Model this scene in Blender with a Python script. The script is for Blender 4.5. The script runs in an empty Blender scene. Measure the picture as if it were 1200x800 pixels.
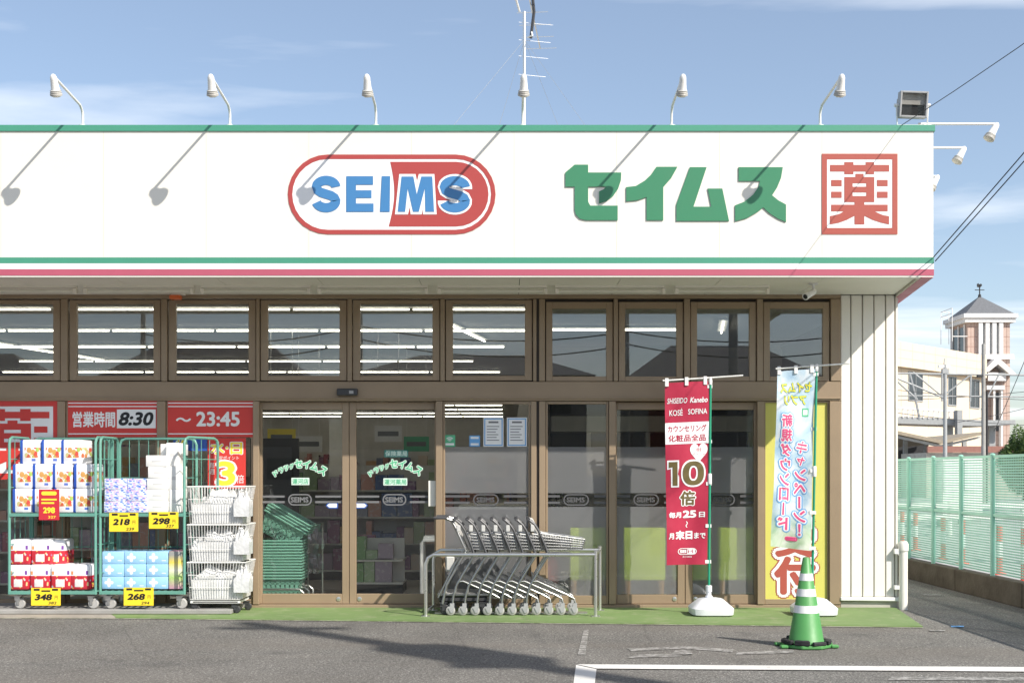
import bpy, bmesh, math, random
from mathutils import Vector, Matrix
random.seed(7)
R = math.radians
scene = bpy.context.scene
col = scene.collection

# ------------------------------------------------------------------ camera, sky, sun, exposure
F, U0, V0, CY, CH = 1400.0, 594.0, 556.0, -11.9, 1.33     # focal length in photo pixels, vanishing point, camera distance and height
cam_data = bpy.data.cameras.new('camera')
cam_data.sensor_width = 36.0
cam_data.lens = 36.0 * F / 1200.0
cam_data.shift_x = (600 - U0) / 1200.0
cam_data.shift_y = (V0 - 400) / 1200.0
cam_data.clip_end = 3000.0
cam = bpy.data.objects.new('camera', cam_data)
col.objects.link(cam)
cam.location = (0, CY, CH)
cam.rotation_euler = (R(90), 0, 0)
scene.camera = cam

SUN_TO = Vector((1.05, -1.0, 1.25)).normalized()            # from the scene towards the sun
world = bpy.data.worlds.new('World')
scene.world = world
world.use_nodes = True
wn, wl = world.node_tree.nodes, world.node_tree.links
wn.clear()
w_out = wn.new('ShaderNodeOutputWorld'); w_bg = wn.new('ShaderNodeBackground')
w_sky = wn.new('ShaderNodeTexSky'); w_sky.sky_type = 'NISHITA'; w_sky.sun_disc = False
w_sky.sun_elevation = math.asin(SUN_TO.z)
w_sky.sun_rotation = math.atan2(SUN_TO.x, SUN_TO.y)
w_sky.air_density = 1.0; w_sky.dust_density = 1.0; w_sky.ozone_density = 1.0
w_bg.inputs['Strength'].default_value = 0.126
# thin streaks of cirrus all over the sky
w_tc = wn.new('ShaderNodeTexCoord'); w_sep = wn.new('ShaderNodeSeparateXYZ')
wl.new(w_tc.outputs['Generated'], w_sep.inputs[0])
def wmath(op, a, b=None):
    n = wn.new('ShaderNodeMath'); n.operation = op
    for i, q in enumerate((a, b)):
        if q is None: continue
        if isinstance(q, (int, float)): n.inputs[i].default_value = q
        else: wl.new(q, n.inputs[i])
    return n.outputs[0]
zz = wmath('ADD', wmath('MAXIMUM', w_sep.outputs['Z'], 0.0), 0.06)
w_cmb = wn.new('ShaderNodeCombineXYZ')
wl.new(wmath('DIVIDE', w_sep.outputs['X'], zz), w_cmb.inputs[0])
wl.new(wmath('DIVIDE', w_sep.outputs['Y'], zz), w_cmb.inputs[1])
w_map = wn.new('ShaderNodeMapping')
w_map.inputs['Rotation'].default_value = (0, 0, R(-32))
w_map.inputs['Scale'].default_value = (0.55, 1.25, 1.0)
w_map.inputs['Location'].default_value = (13.6, 18.8, 0.0)
wl.new(w_cmb.outputs[0], w_map.inputs[0])
w_no = wn.new('ShaderNodeTexNoise'); w_no.inputs['Scale'].default_value = 0.8
w_no.inputs['Detail'].default_value = 7.0; w_no.inputs['Roughness'].default_value = 0.52; w_no.inputs['Distortion'].default_value = 0.5
wl.new(w_map.outputs[0], w_no.inputs['Vector'])
w_cr = wn.new('ShaderNodeValToRGB')
w_cr.color_ramp.elements[0].position = 0.50; w_cr.color_ramp.elements[0].color = (0, 0, 0, 1)
w_cr.color_ramp.elements[1].position = 0.70; w_cr.color_ramp.elements[1].color = (0.68, 0.68, 0.68, 1)
wl.new(w_no.outputs[0], w_cr.inputs[0])
w_pale = wn.new('ShaderNodeMixRGB'); w_pale.inputs[0].default_value = 0.16
w_pale.inputs[2].default_value = (4.3, 4.75, 5.5, 1)
wl.new(w_sky.outputs[0], w_pale.inputs[1])
w_mix = wn.new('ShaderNodeMixRGB'); w_mix.inputs[2].default_value = (7.6, 7.8, 8.1, 1)
wl.new(w_cr.outputs[0], w_mix.inputs[0]); wl.new(w_pale.outputs[0], w_mix.inputs[1])
wl.new(w_mix.outputs[0], w_bg.inputs['Color']); wl.new(w_bg.outputs[0], w_out.inputs[0])

sun_d = bpy.data.lights.new('sun', 'SUN'); sun_d.energy = 4.6; sun_d.angle = R(0.5); sun_d.color = (1.0, 0.945, 0.86)
sun = bpy.data.objects.new('sun', sun_d); col.objects.link(sun)
sun.rotation_euler = (-SUN_TO).to_track_quat('-Z', 'Y').to_euler(); sun.location = (20, -20, 25)
vs = scene.view_settings
vs.view_transform = 'Standard'; vs.look = 'None'; vs.exposure = 0.44; vs.gamma = 1.0; vs.use_curve_mapping = False

# ------------------------------------------------------------------ measuring: photo pixel at a known distance -> metres
def X(u, y): return (u - U0) * (y - CY) / F
def Z(v, y): return CH + (V0 - v) * (y - CY) / F
def rect(u0, v0, u1, v1, y): return X(u0, y), X(u1, y), Z(v1, y), Z(v0, y)      # x0 x1 z0 z1

# ------------------------------------------------------------------ materials
class G:
    def __init__(s, name):
        s.m = bpy.data.materials.new(name); s.m.use_nodes = True
        s.t = s.m.node_tree; s.t.nodes.clear()
        s.out = s.t.nodes.new('ShaderNodeOutputMaterial')
    def n(s, typ, ins=None, **props):
        nd = s.t.nodes.new('ShaderNode' + typ)
        for k, v in props.items(): setattr(nd, k, v)
        for k, v in (ins or {}).items():
            if isinstance(v, bpy.types.NodeSocket): s.t.links.new(v, nd.inputs[k])
            elif isinstance(v, bpy.types.Node): s.t.links.new(v.outputs[0], nd.inputs[k])
            else: nd.inputs[k].default_value = v
        return nd
    def math(s, op, a, b=0.0, c=False):
        return s.n('Math', {0: a, 1: b}, operation=op, use_clamp=c).outputs[0]
    def mix(s, f, a, b, blend='MIX'):
        return s.n('MixRGB', {0: f, 1: a, 2: b}, blend_type=blend).outputs[0]
    def ramp(s, f, stops):
        nd = s.n('ValToRGB', {0: f}); e = nd.color_ramp.elements
        while len(e) < len(stops): e.new(0.5)
        for i, (p, c) in enumerate(stops):
            e[i].position = p; e[i].color = (c, c, c, 1) if isinstance(c, (int, float)) else (*c, 1)
        return nd.outputs[0]
    def surf(s, sh): s.t.links.new(sh.outputs[0], s.out.inputs[0]); return s.m
def c4(c): return (c[0], c[1], c[2], 1)
def pm(name, c, rough=0.5, metal=0.0, var=0.12, sc=6.0, bump=0.0, bsc=60.0, spec=0.5, dirt=0.0):
    """painted / plastic / metal surface with a little unevenness and dirt of its own"""
    g = G(name); tc = g.n('TexCoord')
    no = g.n('TexNoise', {'Vector': tc.outputs['Object'], 'Scale': sc, 'Detail': 4.0})
    f = g.ramp(no.outputs[0], [(0.3, 1 - var), (0.7, 1.0)])
    cc = g.mix(1.0, c4(c), f, 'MULTIPLY')
    if dirt:
        d = g.n('TexNoise', {'Vector': tc.outputs['Object'], 'Scale': sc * 0.35, 'Detail': 8.0, 'Roughness': 0.7})
        cc = g.mix(g.ramp(d.outputs[0], [(0.48, 0.0), (0.75, dirt)]), cc, (0.16, 0.13, 0.1, 1))
    ins = {'Base Color': cc, 'Roughness': g.ramp(no.outputs[0], [(0.25, min(1, rough * 1.15)), (0.75, rough * 0.85)]), 'Metallic': metal, 'Specular IOR Level': spec}
    if bump:
        b = g.n('TexNoise', {'Vector': tc.outputs['Object'], 'Scale': bsc, 'Detail': 3.0})
        ins['Normal'] = g.n('Bump', {'Height': b.outputs[0], 'Strength': bump, 'Distance': 0.01})
    return g.surf(g.n('BsdfPrincipled', ins))

M = {}
M['fascia'] = pm('fascia_white', (0.78, 0.75, 0.672), 0.45, var=0.04, sc=1.2, dirt=0.04)
M['stripe_green'] = pm('stripe_green', (0.065, 0.29, 0.19), 0.45, var=0.06)
M['stripe_white'] = pm('stripe_white', (0.82, 0.81, 0.79), 0.45, var=0.03)
M['stripe_pink'] = pm('stripe_pink', (0.45, 0.095, 0.145), 0.45, var=0.06)
M['logo_red'] = pm('logo_red', (0.40, 0.058, 0.052), 0.4, var=0.04)
M['logo_blue'] = pm('logo_blue', (0.055, 0.205, 0.44), 0.4, var=0.04)
M['logo_green'] = pm('logo_green', (0.045, 0.22, 0.11), 0.4, var=0.05)
M['kanji_red'] = pm('kanji_red', (0.41, 0.09, 0.065), 0.4, var=0.05)
M['white'] = pm('white_print', (0.82, 0.82, 0.81), 0.5, var=0.03)
M['black'] = pm('black_print', (0.012, 0.012, 0.013), 0.5, var=0.1)
M['soffit'] = pm('soffit_panel', (0.86, 0.82, 0.73), 0.6, var=0.06, sc=2)
M['bronze'] = pm('bronze_aluminium', (0.325, 0.24, 0.157), 0.42, metal=0.1, var=0.12, sc=3, dirt=0.12)
M['bronze_dark'] = pm('bronze_shadow_gap', (0.035, 0.026, 0.02), 0.6)
M['siding'] = pm('siding_cream', (0.83, 0.80, 0.72), 0.5, var=0.05, sc=2, dirt=0.07)
M['concrete'] = pm('concrete', (0.50, 0.47, 0.41), 0.85, var=0.2, sc=5, bump=0.25, dirt=0.25)
M['metal_white'] = pm('white_enamel', (0.80, 0.79, 0.76), 0.35, var=0.05, dirt=0.06)
M['lamp_grey'] = pm('lamp_ring_grey', (0.45, 0.43, 0.39), 0.5)
M['glass_lens'] = pm('lamp_lens', (0.55, 0.53, 0.46), 0.15)
M['steel'] = pm('stainless_tube', (0.72, 0.71, 0.68), 0.3, metal=0.9, var=0.1, sc=20)
M['chrome'] = pm('zinc_wire', (0.42, 0.42, 0.41), 0.38, metal=1.0, var=0.15, sc=20)
M['dark_plastic'] = pm('dark_plastic', (0.045, 0.045, 0.048), 0.5)
M['grey_plastic'] = pm('grey_plastic', (0.36, 0.36, 0.36), 0.5)
M['tyre_grey'] = pm('caster_tyre', (0.40, 0.39, 0.37), 0.6)
M['cage_green'] = pm('cage_green_paint', (0.13, 0.34, 0.27), 0.42, var=0.15, dirt=0.15)
M['tag_yellow'] = pm('tag_yellow', (0.90, 0.66, 0.03), 0.5, var=0.05)
M['tag_red'] = pm('tag_red', (0.55, 0.025, 0.04), 0.5, var=0.05)
M['banner_red'] = pm('banner_red', (0.62, 0.045, 0.035), 0.4, var=0.06)
M['yellow_print'] = pm('yellow_print', (0.92, 0.72, 0.05), 0.5, var=0.05)
M['flag_red'] = pm('flag_red_cloth', (0.43, 0.018, 0.055), 0.75, var=0.08, sc=10, bump=0.1, bsc=300)
M['brown_print'] = pm('brown_print', (0.135, 0.10, 0.028), 0.6)
M['pole_green'] = pm('pole_green', (0.02, 0.30, 0.17), 0.4)
M['tank_white'] = pm('tank_white', (0.74, 0.75, 0.78), 0.38, var=0.06, dirt=0.08)
M['cone_green'] = pm('cone_green', (0.08, 0.29, 0.08), 0.5, var=0.12, sc=8, dirt=0.12)
M['cone_white'] = pm('cone_tape', (0.80, 0.80, 0.78), 0.4, var=0.05, dirt=0.08)
M['rubber'] = pm('black_rubber', (0.022, 0.022, 0.024), 0.75, var=0.3, sc=20, bump=0.3)
M['fence_green'] = pm('fence_green', (0.30, 0.575, 0.47), 0.45, var=0.1)
M['kerb_wall'] = pm('old_concrete', (0.105, 0.085, 0.062), 0.9, var=0.45, sc=4, bump=0.5, bsc=30, dirt=0.5)
M['yellow_panel'] = pm('yellow_panel', (0.62, 0.58, 0.13), 0.5, var=0.05)
M['arm_grey'] = pm('trolley_arm_grey', (0.12, 0.12, 0.122), 0.35, metal=0.6, var=0.15)
M['badge_grey'] = pm('badge_grey', (0.10, 0.10, 0.105), 0.5)
M['joint_line'] = pm('panel_joint', (0.60, 0.57, 0.50), 0.6)
M['mint'] = pm('mint_print', (0.10, 0.45, 0.24), 0.5, var=0.05)
M['mint_pale'] = pm('mint_pale_print', (0.66, 0.80, 0.70), 0.5, var=0.05)
M['teal'] = pm('teal_print', (0.03, 0.23, 0.19), 0.5)
M['pink'] = pm('pink_print', (0.78, 0.09, 0.23), 0.6)
M['sky_print'] = pm('sky_blue_print', (0.15, 0.40, 0.74), 0.6)
M['blue_print'] = pm('blue_print', (0.03, 0.10, 0.42), 0.5)
M['grey_print'] = pm('grey_print', (0.17, 0.17, 0.175), 0.5)
M['basket_green'] = pm('basket_green', (0.24, 0.52, 0.40), 0.4, var=0.1)
M['bag_white'] = pm('bag_plastic_white', (0.70, 0.70, 0.69), 0.3, var=0.18, sc=10, bump=0.9, bsc=18)
M['strip_grey'] = pm('grey_strip', (0.33, 0.32, 0.30), 0.8, var=0.2, sc=5, bump=0.2, dirt=0.2)
M['wall_in'] = pm('interior_wall', (0.60, 0.58, 0.53), 0.7, var=0.08)
M['ceil_in'] = pm('interior_ceiling', (0.62, 0.61, 0.58), 0.8, var=0.05)
M['floor_in'] = pm('interior_floor', (0.42, 0.39, 0.34), 0.3, var=0.15, sc=2)
M['shelf_white'] = pm('shelf_white', (0.66, 0.64, 0.58), 0.5)
M['lime'] = pm('lime_upholstery', (0.66, 0.85, 0.04), 0.6, var=0.1)
M['wood'] = pm('light_wood', (0.50, 0.27, 0.09), 0.5, var=0.2)
M['dark_in'] = pm('dark_counter', (0.06, 0.055, 0.05), 0.5)
M['orange'] = pm('orange_lens', (0.75, 0.15, 0.03), 0.3)
M['wire'] = pm('black_cable', (0.03, 0.03, 0.034), 0.6)
M['tower_brick'] = pm('tower_tile', (0.52, 0.39, 0.33), 0.7, var=0.12, sc=3)
M['tower_white'] = pm('tower_white', (0.74, 0.73, 0.72), 0.6)
M['tower_roof'] = pm('slate_roof', (0.15, 0.155, 0.165), 0.7, var=0.2)
M['cream'] = pm('cream_cladding', (0.74, 0.62, 0.47), 0.7, var=0.05, sc=0.6)
M['cream_joint'] = pm('cladding_joint', (0.50, 0.40, 0.29), 0.8)
M['far_grey'] = pm('grey_steel', (0.36, 0.37, 0.37), 0.6, var=0.15)
M['far_roof'] = pm('platform_roof', (0.32, 0.27, 0.20), 0.7, var=0.2)
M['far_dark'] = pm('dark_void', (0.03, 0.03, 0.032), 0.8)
M['far_brown'] = pm('brown_fascia', (0.28, 0.13, 0.10), 0.7)
M['pole_conc'] = pm('concrete_pole', (0.34, 0.33, 0.31), 0.8, var=0.2)
M['house_wall'] = pm('house_wall', (0.42, 0.39, 0.35), 0.8, var=0.1, sc=1)
M['house_roof'] = pm('house_roof', (0.10, 0.10, 0.11), 0.7, var=0.2, sc=2)
M['win_dark'] = pm('dark_window', (0.045, 0.055, 0.065), 0.12)
M['bark'] = pm('bark', (0.10, 0.07, 0.045), 0.9, var=0.3)
M['tape_red'] = pm('delineator_red', (0.70, 0.10, 0.07), 0.5)

def tube_light():
    g = G('fluorescent_tube'); return g.surf(g.n('Emission', {'Color': (1, 0.95, 0.80, 1), 'Strength': 7.0}))
M['tube_on'] = tube_light()
M['tube_off'] = pm('unlit_tube', (0.80, 0.78, 0.68), 0.2)

def asphalt():
    g = G('asphalt'); tc = g.n('TexCoord'); o = tc.outputs['Object']
    fine = g.n('TexVoronoi', {'Vector': o, 'Scale': 130.0}, feature='F1')
    mid = g.n('TexNoise', {'Vector': o, 'Scale': 55.0, 'Detail': 5.0, 'Roughness': 0.75})
    big = g.n('TexNoise', {'Vector': o, 'Scale': 0.7, 'Detail': 5.0, 'Roughness': 0.6})
    c = g.ramp(mid.outputs[0], [(0.28, (0.050, 0.047, 0.043)), (0.5, (0.150, 0.142, 0.129)), (0.72, (0.35, 0.335, 0.305))])
    spk = g.ramp(g.n('SeparateXYZ', {0: fine.outputs['Color']}).outputs[0], [(0.0, 0.62), (0.8, 1.05), (0.97, 2.0)])
    c = g.mix(1.0, c, spk, 'MULTIPLY')
    c = g.mix(1.0, c, g.ramp(big.outputs[0], [(0.3, 0.74), (0.7, 1.14)]), 'MULTIPLY')
    spot_ = g.n('TexNoise', {'Vector': o, 'Scale': 1.9, 'Detail': 3.0, 'Roughness': 0.55})
    c = g.mix(g.ramp(spot_.outputs[0], [(0.62, 0.0), (0.72, 0.45)]), c, (0.06, 0.057, 0.053, 1))
    # broad worn, browner lanes along the front of the shop
    mp = g.n('Mapping', {'Vector': o, 'Scale': (0.12, 1.3, 1.0)})
    lane = g.n('TexNoise', {'Vector': mp, 'Scale': 1.0, 'Detail': 4.0})
    c = g.mix(g.ramp(lane.outputs[0], [(0.45, 0.0), (0.65, 0.35)]), c, (0.165, 0.142, 0.118, 1))
    crk = g.n('TexVoronoi', {'Vector': g.n('Mapping', {'Vector': g.mix(0.12, o, g.n('TexNoise', {'Vector': o, 'Scale': 2.5, 'Detail': 4.0}).outputs['Color']), 'Scale': (1, 1, 1)}), 'Scale': 0.55}, feature='DISTANCE_TO_EDGE')
    c = g.mix(g.ramp(crk.outputs[0], [(0.0, 0.30), (0.006, 0.0)]), c, (0.03, 0.028, 0.026, 1))
    bp = g.n('Bump', {'Height': mid.outputs[0], 'Strength': 0.55, 'Distance': 0.012})
    return g.surf(g.n('BsdfPrincipled', {'Base Color': c, 'Roughness': 0.88, 'Normal': bp}))
M['asphalt'] = asphalt()

def worn_paint(name, colr, under, lo, hi, sc=9.0, rough=0.75):
    """paint rubbed away in patches"""
    g = G(name); tc = g.n('TexCoord'); o = tc.outputs['Object']
    a = g.n('TexNoise', {'Vector': o, 'Scale': sc, 'Detail': 9.0, 'Roughness': 0.78})
    b = g.n('TexNoise', {'Vector': o, 'Scale': 1.3, 'Detail': 4.0})
    c = g.mix(1.0, c4(colr), g.ramp(b.outputs[0], [(0.3, 0.82), (0.7, 1.05)]), 'MULTIPLY')
    c = g.mix(g.ramp(a.outputs[0], [(lo, 0.0), (hi, 1.0)]), c, c4(under))
    bp = g.n('Bump', {'Height': a.outputs[0], 'Strength': 0.3, 'Distance': 0.005})
    return g.surf(g.n('BsdfPrincipled', {'Base Color': c, 'Roughness': rough, 'Normal': bp}))
M['apron_green'] = worn_paint('green_apron_paint', (0.165, 0.25, 0.085), (0.31, 0.32, 0.20), 0.50, 0.80, 4.0)
M['apron_grey'] = worn_paint('grey_apron', (0.36, 0.32, 0.27), (0.22, 0.2, 0.17), 0.5, 0.8, 7.0)
M['line_white'] = worn_paint('line_paint', (0.72, 0.70, 0.66), (0.22, 0.21, 0.19), 0.60, 0.70, 22.0)
M['line_faint'] = worn_paint('line_paint_faded', (0.40, 0.385, 0.36), (0.155, 0.147, 0.135), 0.44, 0.53, 14.0)
M['line_edge'] = worn_paint('edge_line_faded', (0.46, 0.45, 0.36), (0.2, 0.2, 0.14), 0.47, 0.55, 6.0)
M['forecourt'] = worn_paint('forecourt_pale', (0.42, 0.42, 0.41), (0.3, 0.3, 0.3), 0.5, 0.8, 0.6)

def glass(name, tint, refl_ior=1.55, rough=0.0, boost=1.0):
    g = G(name)
    # Schlick reflectance from the facing angle, the same on both faces of the pane
    f0 = ((refl_ior - 1) / (refl_ior + 1)) ** 2 * boost
    fc = g.n('LayerWeight', {'Blend': 0.5}).outputs['Facing']
    f = g.math('ADD', g.math('MULTIPLY', g.math('POWER', fc, 5.0), 1 - f0), f0, True)
    a = g.n('BsdfTransparent', {'Color': c4(tint)})
    b = g.n('BsdfGlossy', {'Color': (0.9, 0.92, 0.95, 1), 'Roughness': rough})
    return g.surf(g.n('MixShader', {0: f, 1: a, 2: b}))
M['glass_up'] = glass('window_glass', (0.90, 0.91, 0.90), 1.85, boost=1.1)
M['glass_lamp'] = glass('lamp_front_glass', (0.9, 0.9, 0.9), 1.25)
M['glass_door'] = glass('door_glass', (0.90, 0.91, 0.90), 1.5)
def frosted():
    g = G('frosted_film')
    tc = g.n('TexCoord')
    no = g.n('TexNoise', {'Vector': tc.outputs['Object'], 'Scale': 1.4, 'Detail': 3.0})
    dif = g.n('BsdfDiffuse', {'Color': g.ramp(no.outputs[0], [(0.3, (0.46, 0.465, 0.475)), (0.7, (0.54, 0.545, 0.555))])})
    tr = g.n('BsdfTransparent', {'Color': (0.95, 0.95, 0.96, 1)})
    rf = g.n('BsdfRefraction', {'Color': (0.95, 0.95, 0.96, 1), 'Roughness': 0.28, 'IOR': 1.12})
    tl = g.n('BsdfTranslucent', {'Color': (0.55, 0.55, 0.57, 1)})
    m1 = g.n('MixShader', {0: 0.10, 1: tr, 2: rf})
    m2 = g.n('MixShader', {0: 0.3, 1: dif, 2: tl})
    m3 = g.n('MixShader', {0: 0.35, 1: m1, 2: m2})
    gl = g.n('BsdfGlossy', {'Roughness': 0.02, 'Color': (0.9, 0.9, 0.95, 1)})
    return g.surf(g.n('MixShader', {0: 0.05, 1: m3, 2: gl}))
M['frosted'] = frosted()

# printed packaging, laid out in each pack's own bounding box
def pack_mat(name, kind):
    g = G(name); tc = g.n('TexCoord'); ge = g.n('SeparateXYZ', {0: tc.outputs['Generated']})
    x, z = ge.outputs[0], ge.outputs[2]
    band = lambda q, lo, hi: g.math('MULTIPLY', g.math('GREATER_THAN', q, lo), g.math('LESS_THAN', q, hi))
    vo = g.n('TexVoronoi', {'Vector': tc.outputs['Generated'], 'Scale': 5.0 if kind == 'blue' else 7.0}, feature='F1')
    hue = g.n('SeparateXYZ', {0: vo.outputs['Color']})
    c = (0.80, 0.80, 0.82, 1)
    if kind == 'blue':
        fl = g.ramp(hue.outputs[0], [(0.0, (0.62, 0.06, 0.06)), (0.4, (0.68, 0.30, 0.10)), (0.6, (0.35, 0.5, 0.12)), (0.85, (0.72, 0.55, 0.3))])
        m = g.math('MULTIPLY', band(x, 0.26, 1.1), band(z, 0.26, 0.68))
        m = g.math('MULTIPLY', m, g.math('LESS_THAN', vo.outputs['Distance'], 0.60))
        c = g.mix(m, c, fl)
        c = g.mix(band(x, -0.1, 0.17), c, (0.03, 0.10, 0.48, 1))
        c = g.mix(g.math('MULTIPLY', band(x, 0.62, 0.82), band(z, 0.12, 0.22)), c, (0.12, 0.2, 0.6, 1))
    elif kind == 'red':
        red = g.mix(g.math('LESS_THAN', vo.outputs['Distance'], 0.34), (0.56, 0.03, 0.05, 1), g.ramp(hue.outputs[0], [(0.2, (0.75, 0.55, 0.1)), (0.5, (0.7, 0.7, 0.7)), (0.8, (0.25, 0.08, 0.3))]))
        c = g.mix(band(z, -0.1, 0.56), c, red)
        c = g.mix(g.math('MULTIPLY', band(x, 0.25, 0.68), band(z, 0.12, 0.42)), c, (0.82, 0.78, 0.76, 1))
        c = g.mix(g.math('MULTIPLY', band(x, 0.80, 0.92), band(z, 0.60, 0.76)), c, (0.18, 0.06, 0.30, 1))
        c = g.mix(g.math('MULTIPLY', band(x, 0.05, 0.17), band(z, 0.60, 0.74)), c, (0.75, 0.30, 0.10, 1))
    elif kind == 'flower':
        c = (0.33, 0.58, 0.84, 1)
    elif kind == 'spots':
        c = g.mix(g.math('LESS_THAN', vo.outputs['Distance'], 0.54), (0.72, 0.76, 0.88, 1), g.ramp(hue.outputs[1], [(0.3, (0.12, 0.22, 0.66)), (0.6, (0.30, 0.42, 0.78)), (0.8, (0.66, 0.45, 0.66))]))
    elif kind == 'plain':
        c = g.mix(g.math('MULTIPLY', band(x, 0.28, 0.72), band(z, 0.40, 0.56)), (0.80, 0.79, 0.76, 1), (0.62, 0.61, 0.60, 1))
    elif kind == 'mixed':
        st = g.n('TexNoise', {'Vector': g.n('Mapping', {'Vector': tc.outputs['Generated'], 'Scale': (0.01, 0.01, 6.0)}), 'Scale': 2.0})
        c = g.ramp(g.math('FRACT', g.math('MULTIPLY', z, 1.0)), [(0.0, (0.72, 0.35, 0.5)), (0.3, (0.45, 0.65, 0.2)), (0.5, (0.8, 0.75, 0.6)), (0.7, (0.75, 0.6, 0.1)), (0.9, (0.3, 0.3, 0.28))])
    no = g.n('TexNoise', {'Vector': tc.outputs['Object'], 'Scale': 25.0, 'Detail': 2.0})
    bp = g.n('Bump', {'Height': no.outputs[0], 'Strength': 0.25 if kind not in ('plain',) else 0.03, 'Distance': 0.01})
    return g.surf(g.n('BsdfPrincipled', {'Base Color': c, 'Roughness': 0.32 if kind != 'plain' else 0.6, 'Normal': bp}))
for k in ('blue', 'red', 'flower', 'spots', 'plain', 'mixed'): M['pack_' + k] = pack_mat('pack_' + k, k)

def flag_wash():
    g = G('flag_watercolour'); tc = g.n('TexCoord'); o = tc.outputs['Object']; z = g.n('SeparateXYZ', {0: o}).outputs[2]
    a = g.n('TexNoise', {'Vector': o, 'Scale': 4.0, 'Detail': 4.0, 'Distortion': 1.2})
    top = g.ramp(a.outputs[0], [(0.36, (0.80, 0.84, 0.88)), (0.52, (0.58, 0.74, 0.86)), (0.66, (0.40, 0.60, 0.80))])
    low = g.ramp(a.outputs[0], [(0.35, (0.78, 0.82, 0.74)), (0.65, (0.36, 0.56, 0.30))])
    c = g.mix(g.ramp(g.math('MULTIPLY', z, 0.4), [(0.30, 1.0), (0.40, 0.0)]), top, low)
    d = g.n('BsdfPrincipled', {'Base Color': c, 'Roughness': 0.8})
    t = g.n('BsdfTranslucent', {'Color': c})
    return g.surf(g.n('MixShader', {0: 0.25, 1: d, 2: t}))
M['flag_wash'] = flag_wash()
def goods():
    g = G('shelf_goods'); gi = g.n('NewGeometry'); r = gi.outputs['Random Per Island']; tc = g.n('TexCoord')
    a = g.ramp(r, [(0.0, (0.62, 0.60, 0.55)), (0.16, (0.10, 0.16, 0.34)), (0.3, (0.55, 0.10, 0.08)), (0.45, (0.66, 0.62, 0.5)), (0.58, (0.18, 0.34, 0.14)), (0.7, (0.62, 0.42, 0.08)), (0.85, (0.5, 0.26, 0.3)), (1.0, (0.24, 0.32, 0.42))])
    no = g.n('TexNoise', {'Vector': tc.outputs['Object'], 'Scale': 22.0, 'Detail': 2.0})
    c = g.mix(g.ramp(no.outputs[0], [(0.58, 0.0), (0.62, 0.35)]), a, (0.6, 0.58, 0.54, 1))
    return g.surf(g.n('BsdfPrincipled', {'Base Color': c, 'Roughness': 0.45}))
M['goods'] = goods()
def leaf():
    g = G('leaf'); gi = g.n('NewGeometry')
    c = g.ramp(gi.outputs['Random Per Island'], [(0.0, (0.03, 0.07, 0.014)), (0.5, (0.06, 0.11, 0.02)), (1.0, (0.10, 0.16, 0.03))])
    d = g.n('BsdfPrincipled', {'Base Color': c, 'Roughness': 0.55}); t = g.n('BsdfTranslucent', {'Color': c})
    return g.surf(g.n('MixShader', {0: 0.2, 1: d, 2: t}))
M['leaf'] = leaf()
def bag_clear():
    g = G('clear_bag')
    return g.surf(g.n('MixShader', {0: 0.35, 1: g.n('BsdfTransparent'), 2: g.n('BsdfGlossy', {'Roughness': 0.15, 'Color': (0.8, 0.8, 0.82, 1)})}))
M['bag_clear'] = bag_clear()

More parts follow.
